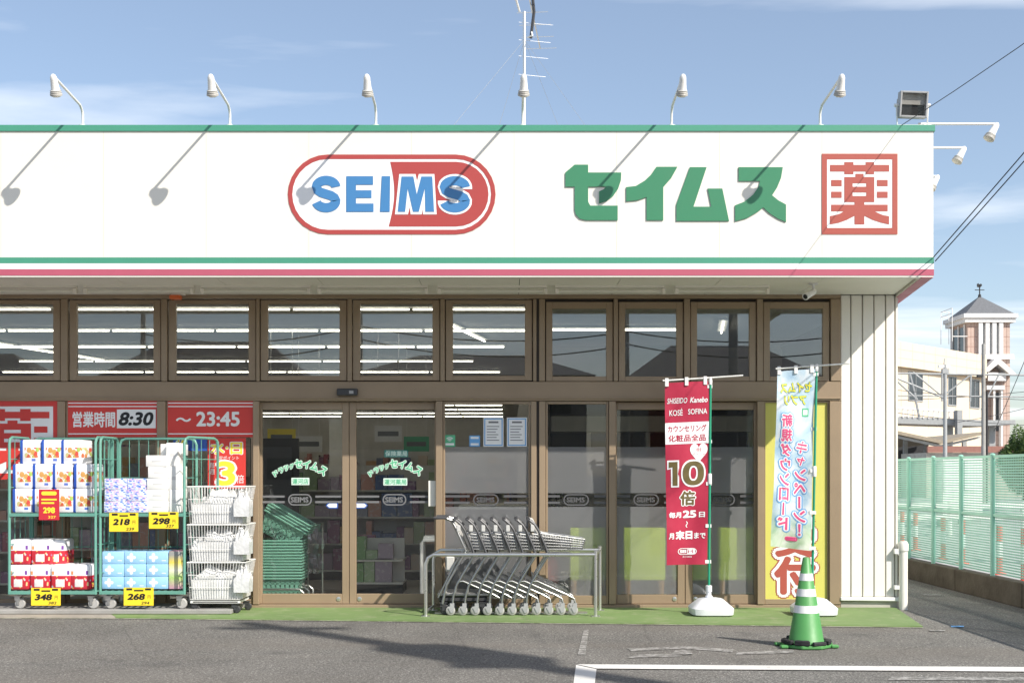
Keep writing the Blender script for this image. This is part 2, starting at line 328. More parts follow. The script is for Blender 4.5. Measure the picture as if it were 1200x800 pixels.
# ------------------------------------------------------------------ mesh building (everything in metres, in world places)
ORG = {}
def org(o):
    return ORG.get(o.name, Vector((0, 0, 0))) if o else Vector((0, 0, 0))
def tag(o, label=None, cat=None, group=None, kind=None):
    for k, q in (('label', label), ('category', cat), ('group', group), ('kind', kind)):
        if q: o[k] = q
    return o
def thing(name, label, cat, loc=(0, 0, 0), group=None):
    o = bpy.data.objects.new(name, None); col.objects.link(o); o.location = loc; o.empty_display_size = 0.1
    ORG[o.name] = Vector(loc)
    return tag(o, label, cat, group)
class MB:
    def __init__(s): s.v = []; s.f = []
    def add(s, vs, fs):
        b = len(s.v); s.v += [tuple(q) for q in vs]; s.f += [tuple(b + i for i in q) for q in fs]; return s
    def box(s, x0, x1, y0, y1, z0, z1, mx=None):
        vs = [Vector(q) for q in ((x0, y0, z0), (x1, y0, z0), (x1, y1, z0), (x0, y1, z0), (x0, y0, z1), (x1, y0, z1), (x1, y1, z1), (x0, y1, z1))]
        if mx: vs = [mx @ q for q in vs]
        return s.add(vs, [(0, 3, 2, 1), (4, 5, 6, 7), (0, 1, 5, 4), (1, 2, 6, 5), (2, 3, 7, 6), (3, 0, 4, 7)])
    def frame(s, x0, x1, z0, z1, y0, y1, l, r, b, t):
        """rectangular ring of four butted bars"""
        s.box(x0, x0 + l, y0, y1, z0, z1); s.box(x1 - r, x1, y0, y1, z0, z1)
        s.box(x0 + l, x1 - r, y0, y1, z0, z0 + b); s.box(x0 + l, x1 - r, y0, y1, z1 - t, z1); return s
    def quad(s, a, b, c, d): return s.add([a, b, c, d], [(0, 1, 2, 3)])
    def sheet(s, x0, x1, z0, z1, y): return s.quad((x0, y, z0), (x1, y, z0), (x1, y, z1), (x0, y, z1))
    def prism(s, poly, y0, y1):
        n = len(poly)
        return s.add([(x, y0, z) for x, z in poly] + [(x, y1, z) for x, z in poly],
                     [tuple(range(n)), tuple(range(2 * n - 1, n - 1, -1))] + [(i, i + n, (i + 1) % n + n, (i + 1) % n) for i in range(n)])
    def slab(s, poly, z0, z1):
        n = len(poly)
        return s.add([(x, y, z0) for x, y in poly] + [(x, y, z1) for x, y in poly],
                     [tuple(range(n - 1, -1, -1)), tuple(range(n, 2 * n))] + [(i, (i + 1) % n, (i + 1) % n + n, i + n) for i in range(n)])
    def tube(s, pts, r, n=8, closed=False):
        pts = [Vector(p) for p in pts]; m = len(pts); rs = r if isinstance(r, (list, tuple)) else [r] * m
        up = None; base = len(s.v)
        for i, p in enumerate(pts):
            a = pts[(i - 1) % m] if (i or closed) else p; b = pts[(i + 1) % m] if (i < m - 1 or closed) else p
            t = (b - a).normalized()
            if up is None:
                up = t.orthogonal().normalized()
            up = (up - t * up.dot(t)); up = up.normalized() if up.length > 1e-6 else t.orthogonal().normalized()
            w = t.cross(up)
            for k in range(n):
                an = 2 * math.pi * k / n
                s.v.append(tuple(p + (up * math.cos(an) + w * math.sin(an)) * rs[i]))
        for i in range(m if closed else m - 1):
            j = (i + 1) % m
            for k in range(n):
                l = (k + 1) % n
                s.f.append((base + i * n + k, base + i * n + l, base + j * n + l, base + j * n + k))
        if not closed:
            s.f.append(tuple(base + k for k in range(n - 1, -1, -1))); s.f.append(tuple(base + (m - 1) * n + k for k in range(n)))
        return s
    def rod(s, a, b, r): return s.tube([a, b], r, 4)
    def lathe(s, prof, c=(0, 0, 0), n=20, mx=None, sq=None):
        """profile of (radius, height) turned about z; sq gives a rounded-square section"""
        base = len(s.v); mx = mx or Matrix.Translation(c)
        for r, z in prof:
            for k in range(n):
                an = 2 * math.pi * k / n
                q = 1.0
                if sq: q = (abs(math.cos(an)) ** sq + abs(math.sin(an)) ** sq) ** (-1.0 / sq)
                s.v.append(tuple(mx @ Vector((r * q * math.cos(an), r * q * math.sin(an), z))))
        for i in range(len(prof) - 1):
            for k in range(n):
                l = (k + 1) % n
                s.f.append((base + i * n + k, base + i * n + l, base + (i + 1) * n + l, base + (i + 1) * n + k))
        s.f.append(tuple(base + k for k in range(n - 1, -1, -1))); e = base + (len(prof) - 1) * n
        s.f.append(tuple(e + k for k in range(n))); return s
    def build(s, name, mat, parent=None, smooth=False, bevel=0.0, seg=1, fix=True):
        o0 = org(parent)
        me = bpy.data.meshes.new(name)
        me.from_pydata([(a - o0.x, b - o0.y, c - o0.z) for a, b, c in s.v], [], s.f)
        if bevel or fix:
            bm = bmesh.new(); bm.from_mesh(me)
            if fix: bmesh.ops.recalc_face_normals(bm, faces=bm.faces[:])
            if bevel: bmesh.ops.bevel(bm, geom=bm.edges[:], offset=bevel, segments=seg, affect='EDGES', profile=0.5, clamp_overlap=True)
            bm.to_mesh(me); bm.free()
        if smooth:
            me.shade_smooth()
            me.set_sharp_from_angle(angle=R(38))
        me.materials.append(M[mat] if isinstance(mat, str) else mat)
        ob = bpy.data.objects.new(name, me); col.objects.link(ob)
        if parent: ob.parent = parent; ORG[ob.name] = o0
        return ob
def solo(name, mb, mat, loc, label, cat, group=None, **kw):
    """a thing that is one mesh, its origin at loc"""
    ORG['__tmp'] = Vector(loc)
    class T: name = '__tmp'
    o = None
    o0 = Vector(loc)
    mb.v = [(a - o0.x, b - o0.y, c - o0.z) for a, b, c in mb.v]
    o = mb.build(name, mat, None, **kw); o.location = loc; ORG[o.name] = o0
    return tag(o, label, cat, group)
def struct(name, mb, mat, **kw): return tag(mb.build(name, mat, None, **kw), kind='structure')
def copy_tree(o, parent=None):
    c = o.copy(); col.objects.link(c); c.parent = parent
    for ch in [q for q in o.children]: copy_tree(ch, c)
    return c
def clone(proto, loc, label, rotz=None):
    c = copy_tree(proto); c.location = loc; c['label'] = label
    if rotz is not None: c.rotation_euler.z = rotz
    return c

# lettering: glyph outlines from Blender's own built-in font
_gc = {}
def glyph(body):
    k = body
    if k not in _gc:
        cu = bpy.data.curves.new('lettering', 'FONT'); cu.body = body; cu.resolution_u = 3; cu.align_x = 'CENTER'
        ob = bpy.data.objects.new('lettering', cu); me = bpy.data.meshes.new_from_object(ob)
        _gc[k] = ([(q.co.x, q.co.y) for q in me.vertices], [tuple(p.vertices) for p in me.polygons])
        bpy.data.objects.remove(ob); bpy.data.curves.remove(cu); bpy.data.meshes.remove(me)
    return _gc[k]
def text2d(body, box, bold=0.0, grow=0.0, keep=False, mirror=False, rot=0.0, slant=0.0):
    """points (x, z, layer) and faces of a line of text stretched into box=(x0,x1,z0,z1); bold and grow thicken the strokes all round"""
    vs, fs = glyph(body)
    if rot:
        c, s_ = math.cos(rot), math.sin(rot); vs = [(c * a - s_ * b, s_ * a + c * b) for a, b in vs]
    if slant: vs = [(a + slant * b, b) for a, b in vs]
    x0, x1, z0, z1 = box
    ax, bx = min(q[0] for q in vs), max(q[0] for q in vs); az, bz = min(q[1] for q in vs), max(q[1] for q in vs)
    sx = (x1 - x0) / max(bx - ax + 2 * bold, 1e-6); sz = (z1 - z0) / max(bz - az + 2 * bold, 1e-6)
    if keep: sx = sz = min(sx, sz)
    cx, cz = (ax + bx) / 2, (az + bz) / 2; mx = -1 if mirror else 1; r = bold + grow
    sh = [(0, 0)]
    if r > 0: n = 8 if r < 0.09 else 14; sh += [(r * math.cos(2 * math.pi * k / n), r * math.sin(2 * math.pi * k / n)) for k in range(n)]
    ov, of = [], []
    for k, (ex, ez) in enumerate(sh):
        b0 = len(ov)
        ov += [((x0 + x1) / 2 + mx * (a + ex - cx) * sx, (z0 + z1) / 2 + (b + ez - cz) * sz, 2e-5 * k) for a, b in vs]; of += [tuple(b0 + i for i in f) for f in fs]
    return ov, of
def txt(mb, body, box, y, **kw):
    vs, fs = text2d(body, box, **kw); return mb.add([(a, y - e, b) for a, b, e in vs], fs)
def vtxt(mb, body, box, y, **kw):
    """one column of characters, top to bottom"""
    x0, x1, z0, z1 = box; n = len(body); h = (z1 - z0) / n; w = x1 - x0
    for i, ch in enumerate(body):
        zt = z1 - i * h; k = kw
        small = 0.62 if ch in 'ャッュョ' else 0.86
        if ch in 'ー～〜': b = (x0 + w * 0.42, x0 + w * 0.58, zt - h * 0.92, zt - h * 0.08); k = dict(kw, rot=R(-90))
        elif ch in '!！': b = (x0 + w * 0.41, x0 + w * 0.59, zt - h * 0.93, zt - h * 0.07)
        else: b = (x0 + w * (1 - small) / 2, x1 - w * (1 - small) / 2, zt - h * (0.5 + small / 2), zt - h * (0.5 - small / 2))
        txt(mb, ch, b, y, **k)
    return mb
def flat(mb, poly, y): return mb.add([(a, y, b) for a, b in poly], [tuple(range(len(poly)))])
def capsule(x0, x1, z0, z1, n=14):
    r = (z1 - z0) / 2; cz = (z0 + z1) / 2
    return [(x1 - r + r * math.cos(a), cz + r * math.sin(a)) for a in [-math.pi / 2 + math.pi * i / n for i in range(n + 1)]] + \
           [(x0 + r + r * math.cos(a), cz + r * math.sin(a)) for a in [math.pi / 2 + math.pi * i / n for i in range(n + 1)]]
def ring(mb, outer, inner, y):
    n = len(outer)
    return mb.add([(a, y, b) for a, b in outer] + [(a, y, b) for a, b in inner], [(i, (i + 1) % n, (i + 1) % n + n, i + n) for i in range(n)])
# ------------------------------------------------------------------ the setting: ground, apron, painted lines
def grid(mb, x0, x1, y0, y1, z, nx=1, ny=1):
    for i in range(nx):
        for j in range(ny):
            a, b = x0 + (x1 - x0) * i / nx, x0 + (x1 - x0) * (i + 1) / nx; c, d = y0 + (y1 - y0) * j / ny, y0 + (y1 - y0) * (j + 1) / ny
            mb.quad((a, c, z), (b, c, z), (b, d, z), (a, d, z))
    return mb
struct('ground', grid(MB(), -900, 900, -900, 1500, 0.0), 'asphalt', fix=False)
struct('forecourt', grid(MB(), 5.35, 60, -9, 62, 0.004), 'forecourt', fix=False)
struct('apron', MB().slab([(-3.62, -0.84), (3.62, -1.50), (3.86, -0.02), (-4.05, -0.02)], 0.0, 0.016), 'apron_green')
struct('pavement', MB().slab([(-10, -0.80), (-3.624, -0.84), (-4.054, -0.02), (-10, -0.02)], 0.0, 0.016), 'apron_grey')
def line(pts, z, mat, name='painted_line'):
    struct(name, MB().add([(a, b, z) for a, b in pts], [tuple(range(len(pts)))]), mat, fix=False)
def gx(u, v): d = CH * F / (v - V0); return ((u - U0) * d / F, d + CY)
line([gx(672, 800.5), gx(697, 800.5), gx(699, 784), gx(675, 779)], 0.004, 'line_white')
line([gx(699.5, 784), gx(1330, 788.5), gx(1330, 783), gx(676, 779)], 0.008, 'line_white')
line([gx(735, 771), gx(800, 769), gx(798, 765.5), gx(745, 767)], 0.004, 'line_faint')
line([gx(786, 768), gx(812, 767), gx(808, 762), gx(792, 762)], 0.008, 'line_faint')
line([gx(735, 760), gx(800, 757), gx(860, 761), gx(858, 764), (gx(800, 760)), gx(740, 763)], 0.004, 'line_faint')
line([gx(862, 767), gx(930, 765), gx(930, 761.5), gx(864, 764)], 0.004, 'line_faint')
line([gx(677, 767), gx(684, 738), gx(690, 738), gx(686, 767)], 0.004, 'line_faint')
line([gx(1040, 797), gx(1330, 798), gx(1330, 794), gx(1045, 793)], 0.004, 'line_faint')
for a in ((1083, 697, 1103, 697), (1090, 739, 1108, 739), (1115, 734, 1130, 734)):
    line([gx(a[0], a[1] + 0.9), gx(a[2], a[3] + 0.9), gx(a[2] - 1, a[3] - 0.7), gx(a[0] - 1, a[1] - 0.7)], 0.006, 'line_faint' if a[0] != 1115 else 'sky_print')
line([(-10, -0.825), (-10, -0.80), (-3.62, -0.842), (3.62, -1.502), (3.62, -1.535), (-3.62, -0.87)], 0.005, 'line_edge', 'edge_line')

# ------------------------------------------------------------------ the drugstore
store = thing('drugstore_building', 'low drugstore with wide white sign fascia, brown storefront and cream corner wall', 'shop')
FY, SL = -1.25, 0.136                                     # front of the fascia; slant of the right end
FB, FT = 3.09, 4.438
XR = lambda y: 3.802 + SL * (y - FY)
fas = MB().slab([(-10, FY), (XR(FY), FY), (XR(4), 4), (XR(4), 25), (XR(4) - 0.1, 25), (XR(4) - 0.1, 4), (XR(FY) - 0.1, FY + 0.1), (-10, FY + 0.1)], FB, FT).build('fascia', 'fascia', store)
def wrap(name, v0, v1, mat, t=0.004):
    z0, z1 = Z(v1, FY), Z(v0, FY)
    MB().slab([(-10, FY - t), (XR(FY) + t, FY - t), (XR(4) + t, 4), (XR(4) + t, 25), (XR(4) + 0.0005, 25), (XR(4) + 0.0005, 4), (XR(FY) + 0.0005, FY - 0.0005), (-10, FY - 0.0005)], z0, z1).build(name, mat, fas)
wrap('green_stripe', 301.6, 308.8, 'stripe_green'); wrap('white_stripe', 308.8, 315.4, 'stripe_white'); wrap('pink_stripe', 315.4, 322.8, 'stripe_pink')
MB().slab([(-10, FY - 0.012), (XR(FY) + 0.012, FY - 0.012), (XR(4) + 0.012, 4), (XR(4) + 0.012, 25), (XR(4) - 0.115, 25), (XR(4) - 0.115, 4), (XR(FY) - 0.115, FY + 0.115), (-10, FY + 0.115)], Z(154, FY), FT + 0.004).build('green_cap', 'stripe_green', fas)
for k in range(1, 15): MB().box(-10 + 0.915 * k - 0.0015, -10 + 0.915 * k + 0.0015, FY - 0.0012, FY - 0.0002, Z(301, FY), Z(154.5, FY)).build('panel_joint', 'joint_line', fas)
# logo capsule
ly = FY - 0.003
def cr(x, y, ox=300, oy=140, s=320 / 1200): return X(ox + x * s, FY), Z(oy + y * s, FY)
def capx(a, b, c, d): p = cr(a, d); q = cr(b, c); return capsule(p[0], q[0], p[1], q[1])
flat(MB(), capx(148, 1045, 163, 497), ly).build('logo_field', 'white', fas, fix=False)
ring(MB(), capx(140, 1053, 155, 505), capx(160, 1033, 175, 485), ly - 0.002).build('logo_ring', 'logo_red', fas, fix=False)
rr = capx(400, 1022, 187, 471)[:15]
lens = [cr(590 + 22 * math.sin(math.pi * min(1, i / 10) * 0.98) - 8 * (i / 10), 187 + 284 * i / 10) for i in range(11)]
flat(MB(), rr + lens, ly - 0.002).build('logo_half', 'logo_red', fas, fix=False)
def stroke(path, w):
    out, inn = [], []
    for i, p in enumerate(path):
        a = path[max(i - 1, 0)]; b = path[min(i + 1, len(path) - 1)]
        t = Vector((b[0] - a[0], b[1] - a[1])).normalized(); n = Vector((-t.y, t.x)) * w / 2
        out.append((p[0] + n.x, p[1] + n.y)); inn.append((p[0] - n.x, p[1] - n.y))
    return out, inn
def s_letter(mb, x0, x1, y0, y1, y, grow=0.0):
    w = 41; cx, cy = (x0 + x1) / 2, (y0 + y1) / 2; rx = (x1 - x0 - w) / 2; ry = (y1 - y0 - w) / 4
    pts = [(cx + rx * math.cos(R(a)), y0 + w / 2 + ry - ry * math.sin(R(a))) for a in range(2, 181, 12)]
    pts += [(cx - rx + 6, y0 + w / 2 + ry * 1.45), (cx - rx * 0.5, cy - ry * 0.22), (cx + rx * 0.5, cy + ry * 0.22), (cx + rx - 6, y1 - w / 2 - ry * 1.45)]
    pts += [(cx + rx * math.cos(R(a)), y1 - w / 2 - ry - ry * math.sin(R(a))) for a in range(0, -179, -12)]
    if grow:
        pts = [(pts[0][0] , pts[0][1] + grow * 0.9)] + pts + [(pts[-1][0], pts[-1][1] - grow * 0.9)]
    o, i_ = stroke(pts, w + 2 * grow); n = len(o)
    for k in range(n - 1):
        q = [cr(*o[k]), cr(*o[k + 1]), cr(*i_[k + 1]), cr(*i_[k])]
        mb.add([(a, y - 0.00002 * (k % 3), b) for a, b in q], [(0, 1, 2, 3)])
    return mb
polyE = [(397, 250), (515, 250), (515, 288), (440, 288), (440, 312), (508, 312), (508, 346), (440, 346), (440, 370), (517, 370), (517, 407), (397, 407)]
polyI = [(553, 250), (590, 250), (588, 407), (545, 407)]
polyM = [(640, 252), (692, 252), (707, 330), (727, 252), (775, 252), (783, 407), (744, 407), (742, 305), (716, 407), (690, 407), (667, 305), (656, 407), (623, 407)]
lb = MB(); s_letter(lb, 245, 372, 248, 409, ly - 0.004)
for p in (polyE, polyI): flat(lb, [cr(*q) for q in p], ly - 0.004)
lb.build('logo_letters', 'logo_blue', fas, fix=False)
mo = [(630, 241), (701, 241), (708, 272), (716, 241), (784, 241), (794, 418), (734, 418), (732, 395), (728, 418), (680, 418), (676, 385), (668, 418), (611, 418)]
lw = MB(); flat(lw, [cr(*q) for q in mo], ly - 0.004); s_letter(lw, 807, 941, 250, 410, ly - 0.004, 9)
lw.build('logo_outline', 'white', fas, fix=False)
lb = MB(); flat(lb, [cr(*q) for q in polyM], ly - 0.006); s_letter(lb, 807, 941, 250, 410, ly - 0.006)
lb.build('logo_letters', 'logo_blue', fas, fix=False)
k_ = lambda pts: [cr(a, b, 620, 140, 500 / 1200) for a, b in pts]
for pts in ([(128, 128), (166, 128), (166, 150), (259, 150), (258, 172), (250, 196), (236, 216), (218, 230), (197, 237), (197, 203), (210, 197), (216, 190), (166, 190), (166, 232), (172, 243), (249, 243), (249, 284), (160, 284), (143, 280), (132, 269), (128, 255), (128, 190), (102, 190), (102, 150)],
            [(358, 134), (417, 134), (399, 166), (377, 191), (377, 284), (330, 284), (330, 219), (305, 228), (273, 231), (273, 191), (300, 188), (325, 173), (343, 156)],
            [(452, 135), (499, 135), (462, 246), (512, 246), (502, 195), (543, 195), (562, 286), (414, 286), (414, 240)],
            [(589, 135), (713, 135), (708, 165), (697, 192), (683, 214), (700, 228), (722, 240), (722, 289), (700, 280), (675, 264), (658, 248), (640, 262), (612, 278), (579, 287), (579, 242), (605, 232), (630, 212), (645, 190), (649, 174), (589, 174)]):
    MB().prism(k_(pts), ly - 0.008, FY + 0.001).build('katakana_letter', 'logo_green', fas)
# the boxed kanji, as bars
KS = 105 / 764
KAN = [[(127, 156), (249, 156), (249, 132), (327, 132), (327, 156), (431, 156), (431, 132), (503, 132), (503, 156), (632, 156), (632, 213), (503, 213), (503, 236), (431, 236), (431, 213), (327, 213), (327, 236), (249, 236), (249, 213), (127, 213)],
       [(137, 284), (227, 284), (227, 338), (137, 338)], [(137, 384), (227, 384), (227, 437), (137, 437)],
       [(527, 284), (619, 284), (619, 338), (527, 338)], [(527, 384), (619, 384), (619, 437), (527, 437)],
       [(249, 259), (344, 259), (344, 232), (413, 232), (413, 259), (505, 259), (505, 313), (249, 313)],
       [(249, 313), (320, 313), (320, 421), (249, 421)], [(436, 313), (505, 313), (505, 421), (436, 421)], [(320, 342), (436, 342), (436, 391), (320, 391)],
       [(249, 421), (505, 421), (505, 473), (420, 473), (420, 495), (619, 495), (619, 552), (509, 552), (540, 568), (580, 584), (631, 593), (631, 664), (560, 648), (490, 625), (420, 590), (420, 663), (336, 663), (336, 590), (270, 625), (200, 650), (126, 664), (126, 592), (180, 582), (215, 570), (244, 552), (137, 552), (137, 495), (336, 495), (336, 473), (249, 473)]]
def kanji(parent, conv, y, mat_k, mat_w, field=True):
    sq = lambda a, b, c, d: [conv(a, b), conv(c, b), conv(c, d), conv(a, d)]
    if field: flat(MB(), sq(60, 66, 700, 742), y).build('kanji_field', mat_w, parent, fix=False)
    ring(MB(), sq(57, 61, 703, 747), sq(102, 109, 658, 693), y - 0.002).build('kanji_border', mat_k, parent, fix=False)
    m = MB()
    for p in KAN: flat(m, [conv(*q) for q in p], y - 0.002)
    m.build('kanji_strokes', mat_k, parent, fix=False)
kanji(fas, lambda a, b: cr(a, b, 955, 172, KS), ly, 'kanji_red', 'white')

MB().slab([(XR(FY), FY - 0.003), (XR(4), 4), (XR(4), 25), (XR(4) - 0.104, 25), (XR(4) - 0.104, 4), (XR(FY) - 0.104, FY - 0.003)], FB - 0.004, FB - 0.0005).build('pink_trim', 'stripe_pink', fas)
# canopy underside, in separate panels
sof = MB().slab([(-10, FY + 0.1), (XR(FY) - 0.1, FY + 0.1), (XR(0) - 0.1, -0.07), (-10, -0.07)], 3.125, 3.16).build('soffit', 'bronze_dark', store)
xs = [-10 + 0.92 * i for i in range(15)] + [3.70]
for a, b in zip(xs, xs[1:]):
    r_ = b - 0.006
    MB().slab([(a, FY + 0.102), (r_, FY + 0.102), (r_ + (0.14 if b > 3.6 else 0), -0.072), (a, -0.072)], 3.112, 3.124).build('soffit_panel', 'soffit', sof)

# roof, side, back, floor and the rooms inside
MB().slab([(-10, FY + 0.1), (XR(FY) - 0.1, FY + 0.1), (XR(4) - 0.1, 4), (XR(4) - 0.1, 25), (-10, 25)], 3.36, 3.5).build('roof', 'concrete', store)
sw = lambda y: 3.885 + SL * y
MB().slab([(sw(0.1), 0.1), (sw(4), 4), (sw(4), 25), (sw(4) - 0.12, 25), (sw(4) - 0.12, 4), (sw(0.1) - 0.12, 0.1)], 0, 3.36).build('side_wall', 'siding', store)
MB().box(-10, sw(4) - 0.121, 24.9, 25.0, 0, 3.36).build('back_wall', 'wall_in', store)
MB().box(-10.1, -10, -0.06, 25.0, 0, 3.36).build('end_wall', 'siding', store)
MB().box(-9.99, 3.74, 0.07, 24.89, -0.05, 0.02).build('shop_floor', 'floor_in', store)
MB().box(-9.99, 3.74, 0.13, 24.89, 3.10, 3.13).build('shop_ceiling', 'ceil_in', store)
MB().box(0.30, 0.38, 0.5, 24.88, 0.03, 3.09).build('partition', 'wall_in', store)
MB().box(0.385, 3.80, 4.6, 4.7, 0.03, 3.09).build('pharmacy_wall', 'wall_in', store)

# storefront grid
def bar(name, u0, u1, v0, v1, y0=-0.06, y1=0.06, mat='bronze', bevel=0.004, parent=None):
    return MB().box(X(u0, 0), X(u1, 0), y0, y1, Z(v1, 0), Z(v0, 0)).build(name, mat, parent or store, bevel=bevel)
bar('header', -590, 983, 345.2, 350.8, -0.068, 0.055)
bar('transom', -590, 983, 447.5, 470, -0.065, 0.06)
bar('transom_ledge', -590, 983, 466, 468, -0.078, -0.0655)
bar('sill', -590, 983, 707.5, 711.5, -0.062, 0.055)
LM = [(-587, -580), (-460, -450), (-342, -333), (-242, -234), (-142, -133), (-40, -31), (70, 79), (186, 196), (298, 305), (511, 519), (622, 628.5), (631.5, 639), (713, 721), (886, 894), (970, 983)]
UM = [(-587, -580), (-462, -452), (-342, -332), (-242, -232), (-142, -132), (-36, -27), (74, 82), (191, 198), (301.8, 305.8), (408, 413.4), (516.4, 521.6), (624.5, 628.5), (631.5, 638.5), (718.5, 723.5), (800.5, 807.5), (885.5, 892.5), (971.5, 983)]
for a, b in LM: bar('mullion', a, b, 470.4, 707, -0.07, 0.05)
for a, b in UM: bar('mullion', a, b, 351.2, 447, -0.07, 0.05)
bar('mullion_gap', 628.6, 631.4, 351.2, 447, -0.05, 0.03, 'bronze_dark', 0); bar('mullion_gap', 628.6, 631.4, 470.4, 707, -0.05, 0.03, 'bronze_dark', 0)
bar('gap_blocker', -579.9, 970.9, 351.2, 353.2, -0.02, 0.02, 'bronze_dark', 0); bar('gap_blocker', -579.9, 970.9, 445, 447.1, -0.02, 0.02, 'bronze_dark', 0)  # dark bars added behind the sash gaps to stop indoor light showing through
for a, b in UM: bar('gap_blocker', a - 2.6, b + 2.6, 351.3, 446.9, 0.0505, 0.06, 'bronze_dark', 0)  # upright dark bars, added to block light in the gaps beside each mullion
def pane(u0, u1, v0, v1, y, mat, parent, name='pane'):
    if mat == 'frosted': return MB().sheet(X(u0, 0), X(u1, 0), Z(v1, 0), Z(v0, 0), y).build(name, mat, parent, fix=False)
    return MB().box(X(u0, 0), X(u1, 0), y, y + 0.008, Z(v1, 0), Z(v0, 0)).build(name, mat, parent)
UPW = [(-578.6, -464, 0), (-450, -344, 0), (-330.5, -244, 0), (-230.5, -144, 0), (-130.6, -37.5, 0), (-25.8, 72.8, 0), (83.6, 189.8, 0), (199.2, 300.8, 0), (306.6, 407, 0), (414.3, 515.5, 0), (522.6, 623.4, 0),
       (639.6, 717.6, 1), (724.5, 799.5, 1), (808.4, 884.6, 1), (893.4, 970.4, 1)]
for a, b, k in UPW:
    v0, v1 = (352.2, 446.2) if not k else (354.5, 447)
    s = 8.4 if not k else 7.6
    w = MB().frame(X(a, 0), X(b, 0), Z(v1, 0), Z(v0, 0), -0.05, 0.0, X(a + s, 0) - X(a, 0), X(a + s, 0) - X(a, 0), 5.6 / 117.6, (4.6 if not k else 8) / 117.6).build('window', 'bronze', store, bevel=0.003)
    pane(a + s - 1, b - s + 1, v0 + 3.5, v1 - 4.5, -0.03, 'glass_up', w)
# fixed panes below the transom
def fixed(u0, u1, film=False, botv=701):
    w = MB().frame(X(u0 + 0.4, 0), X(u1 - 0.4, 0), Z(707.2, 0), Z(470.6, 0), -0.045, 0.015, 0.02, 0.02, (707.2 - botv) / 117.6, 0.025).build('window', 'bronze', store, bevel=0.003)
    pane(u0 + 1.5, u1 - 1.5, 472.5, botv + 1, -0.02, 'glass_door', w)
    if film: film_on(w, u0 + 2.8, u1 - 2.8, botv, -0.0225)
    return w
def film_on(w, u0, u1, botv, y):
    pane(u0, u1, 523.5, 577.5, y, 'frosted', w, 'frosted_film')
    pane(u0, u1, 593.5, botv, y, 'frosted', w, 'frosted_film')
    m = MB(); c = (u0 + u1) / 2
    for v in (581, 588.5): 
        m.box(X(u0, 0), X(c - 20, 0), y - 0.001, y, Z(v + 1.4, 0), Z(v - 1.2, 0)); m.box(X(c + 20, 0), X(u1, 0), y - 0.001, y, Z(v + 1.4, 0), Z(v - 1.2, 0))
    m.build('stripe_sticker', 'badge_grey', w)
    m = MB(); ring(m, capsule(*rect(c - 16, 578.5, c + 14, 592, 0)), capsule(*rect(c - 14.5, 580, c + 12.5, 590.5, 0)), y - 0.001)
    txt(m, 'SEIMS', rect(c - 12, 582.3, c + 9, 588.2, 0), y - 0.001, bold=0.03)
    m.build('capsule_sticker', 'badge_grey', w, fix=False)
for a, b in ((-580, -460), (-450, -342), (-333, -242), (-234, -142), (-133, -40), (-31, 70), (79, 186), (196, 298)): fixed(a, b)
fixE = fixed(519, 622, True); fixF = fixed(639, 713, True, 697)
# sliding doors
def door(u0, u1, sl, sr, v1b, film=False):
    Y0 = 0.008
    w = MB().frame(X(u0, 0), X(u1, 0), Z(707.2, 0), Z(470.8, 0), Y0, Y0 + 0.05, sl / 117.6, sr / 117.6, (707.2 - v1b) / 117.6, 9 / 117.6).build('door', 'bronze', store, bevel=0.004)
    pane(u0 + sl - 0.8, u1 - sr + 0.8, 478, v1b + 1, Y0 + 0.02, 'glass_door', w)
    uu = u1 - 12 if sr > sl else u0 + 12
    MB().lathe([(0.022, 0), (0.022, 0.006), (0.012, 0.008)], mx=Matrix.Translation((X(uu, 0), Y0, Z(701.5, 0))) @ Matrix.Rotation(R(90), 4, 'X'), n=12).build('lock', 'steel', w, smooth=True)
    if film: film_on(w, u0 + sl + 0.5, u1 - sr - 0.5, v1b - 0.5, Y0 + 0.0175)
    return w
dA = door(301, 408.7, 6, 8, 695.5); dB = door(409.3, 515, 8, 6, 695.5)
dC = door(717, 802.7, 6, 8.5, 696.5, True); dD = door(803.3, 890, 8.5, 6, 696.5, True)
# stickers on the entrance doors: arc lettering, branch name, stripes; also arrow-shaped marks
def arc(parent, body, cu_, v, n_small, y):
    mw, mg = MB(), MB(); n = len(body); wid = [6.2 if i < n_small else 9.6 for i in range(n)]; tot = sum(wid); x = -tot / 2
    for i, ch in enumerate(body):
        xc = x + wid[i] / 2; x += wid[i]
        vv = v + (xc / 31.0) ** 2 * 11.0 - (2 if i >= n_small else 0); hh = wid[i] * 1.02
        ang = -math.atan(2 * xc / 31.0 ** 2 * 11.0)
        for m, g_ in ((mw, 0.075), (mg, 0.0)):
            vs, fs = text2d(ch, (-wid[i] * 0.46, wid[i] * 0.46, -hh / 2, hh / 2), bold=0.035, grow=g_)
            cc, ss = math.cos(ang), math.sin(ang)
            m.add([(X(cu_ + xc + cc * a - ss * b, 0), y - (0.001 if m is mg else 0) - e, Z(vv - (ss * a + cc * b), 0)) for a, b, e in vs], fs)
    mw.build('sticker_outline', 'mint_pale', parent, fix=False); mg.build('sticker_lettering', 'mint', parent, fix=False)
def boxed(parent, body, u0, v0, u1, v1, y, f, t):
    mw = MB(); mg = MB(); mw.sheet(*rect(u0, v0, u1, v1, 0), y)
    txt(mg, body, rect(u0 + 1, v0 + 1, u1 - 1, v1 - 1, 0), y - 0.001, bold=0.02)
    mw.build('sticker_field', f, parent, fix=False); mg.build('sticker_lettering', t, parent, fix=False)
dy = 0.026
arc(dA, 'ドラッグセイムス', 351, 545, 4, dy); boxed(dA, '運河店', 341, 559.5, 362, 568, dy, 'mint_pale', 'mint')
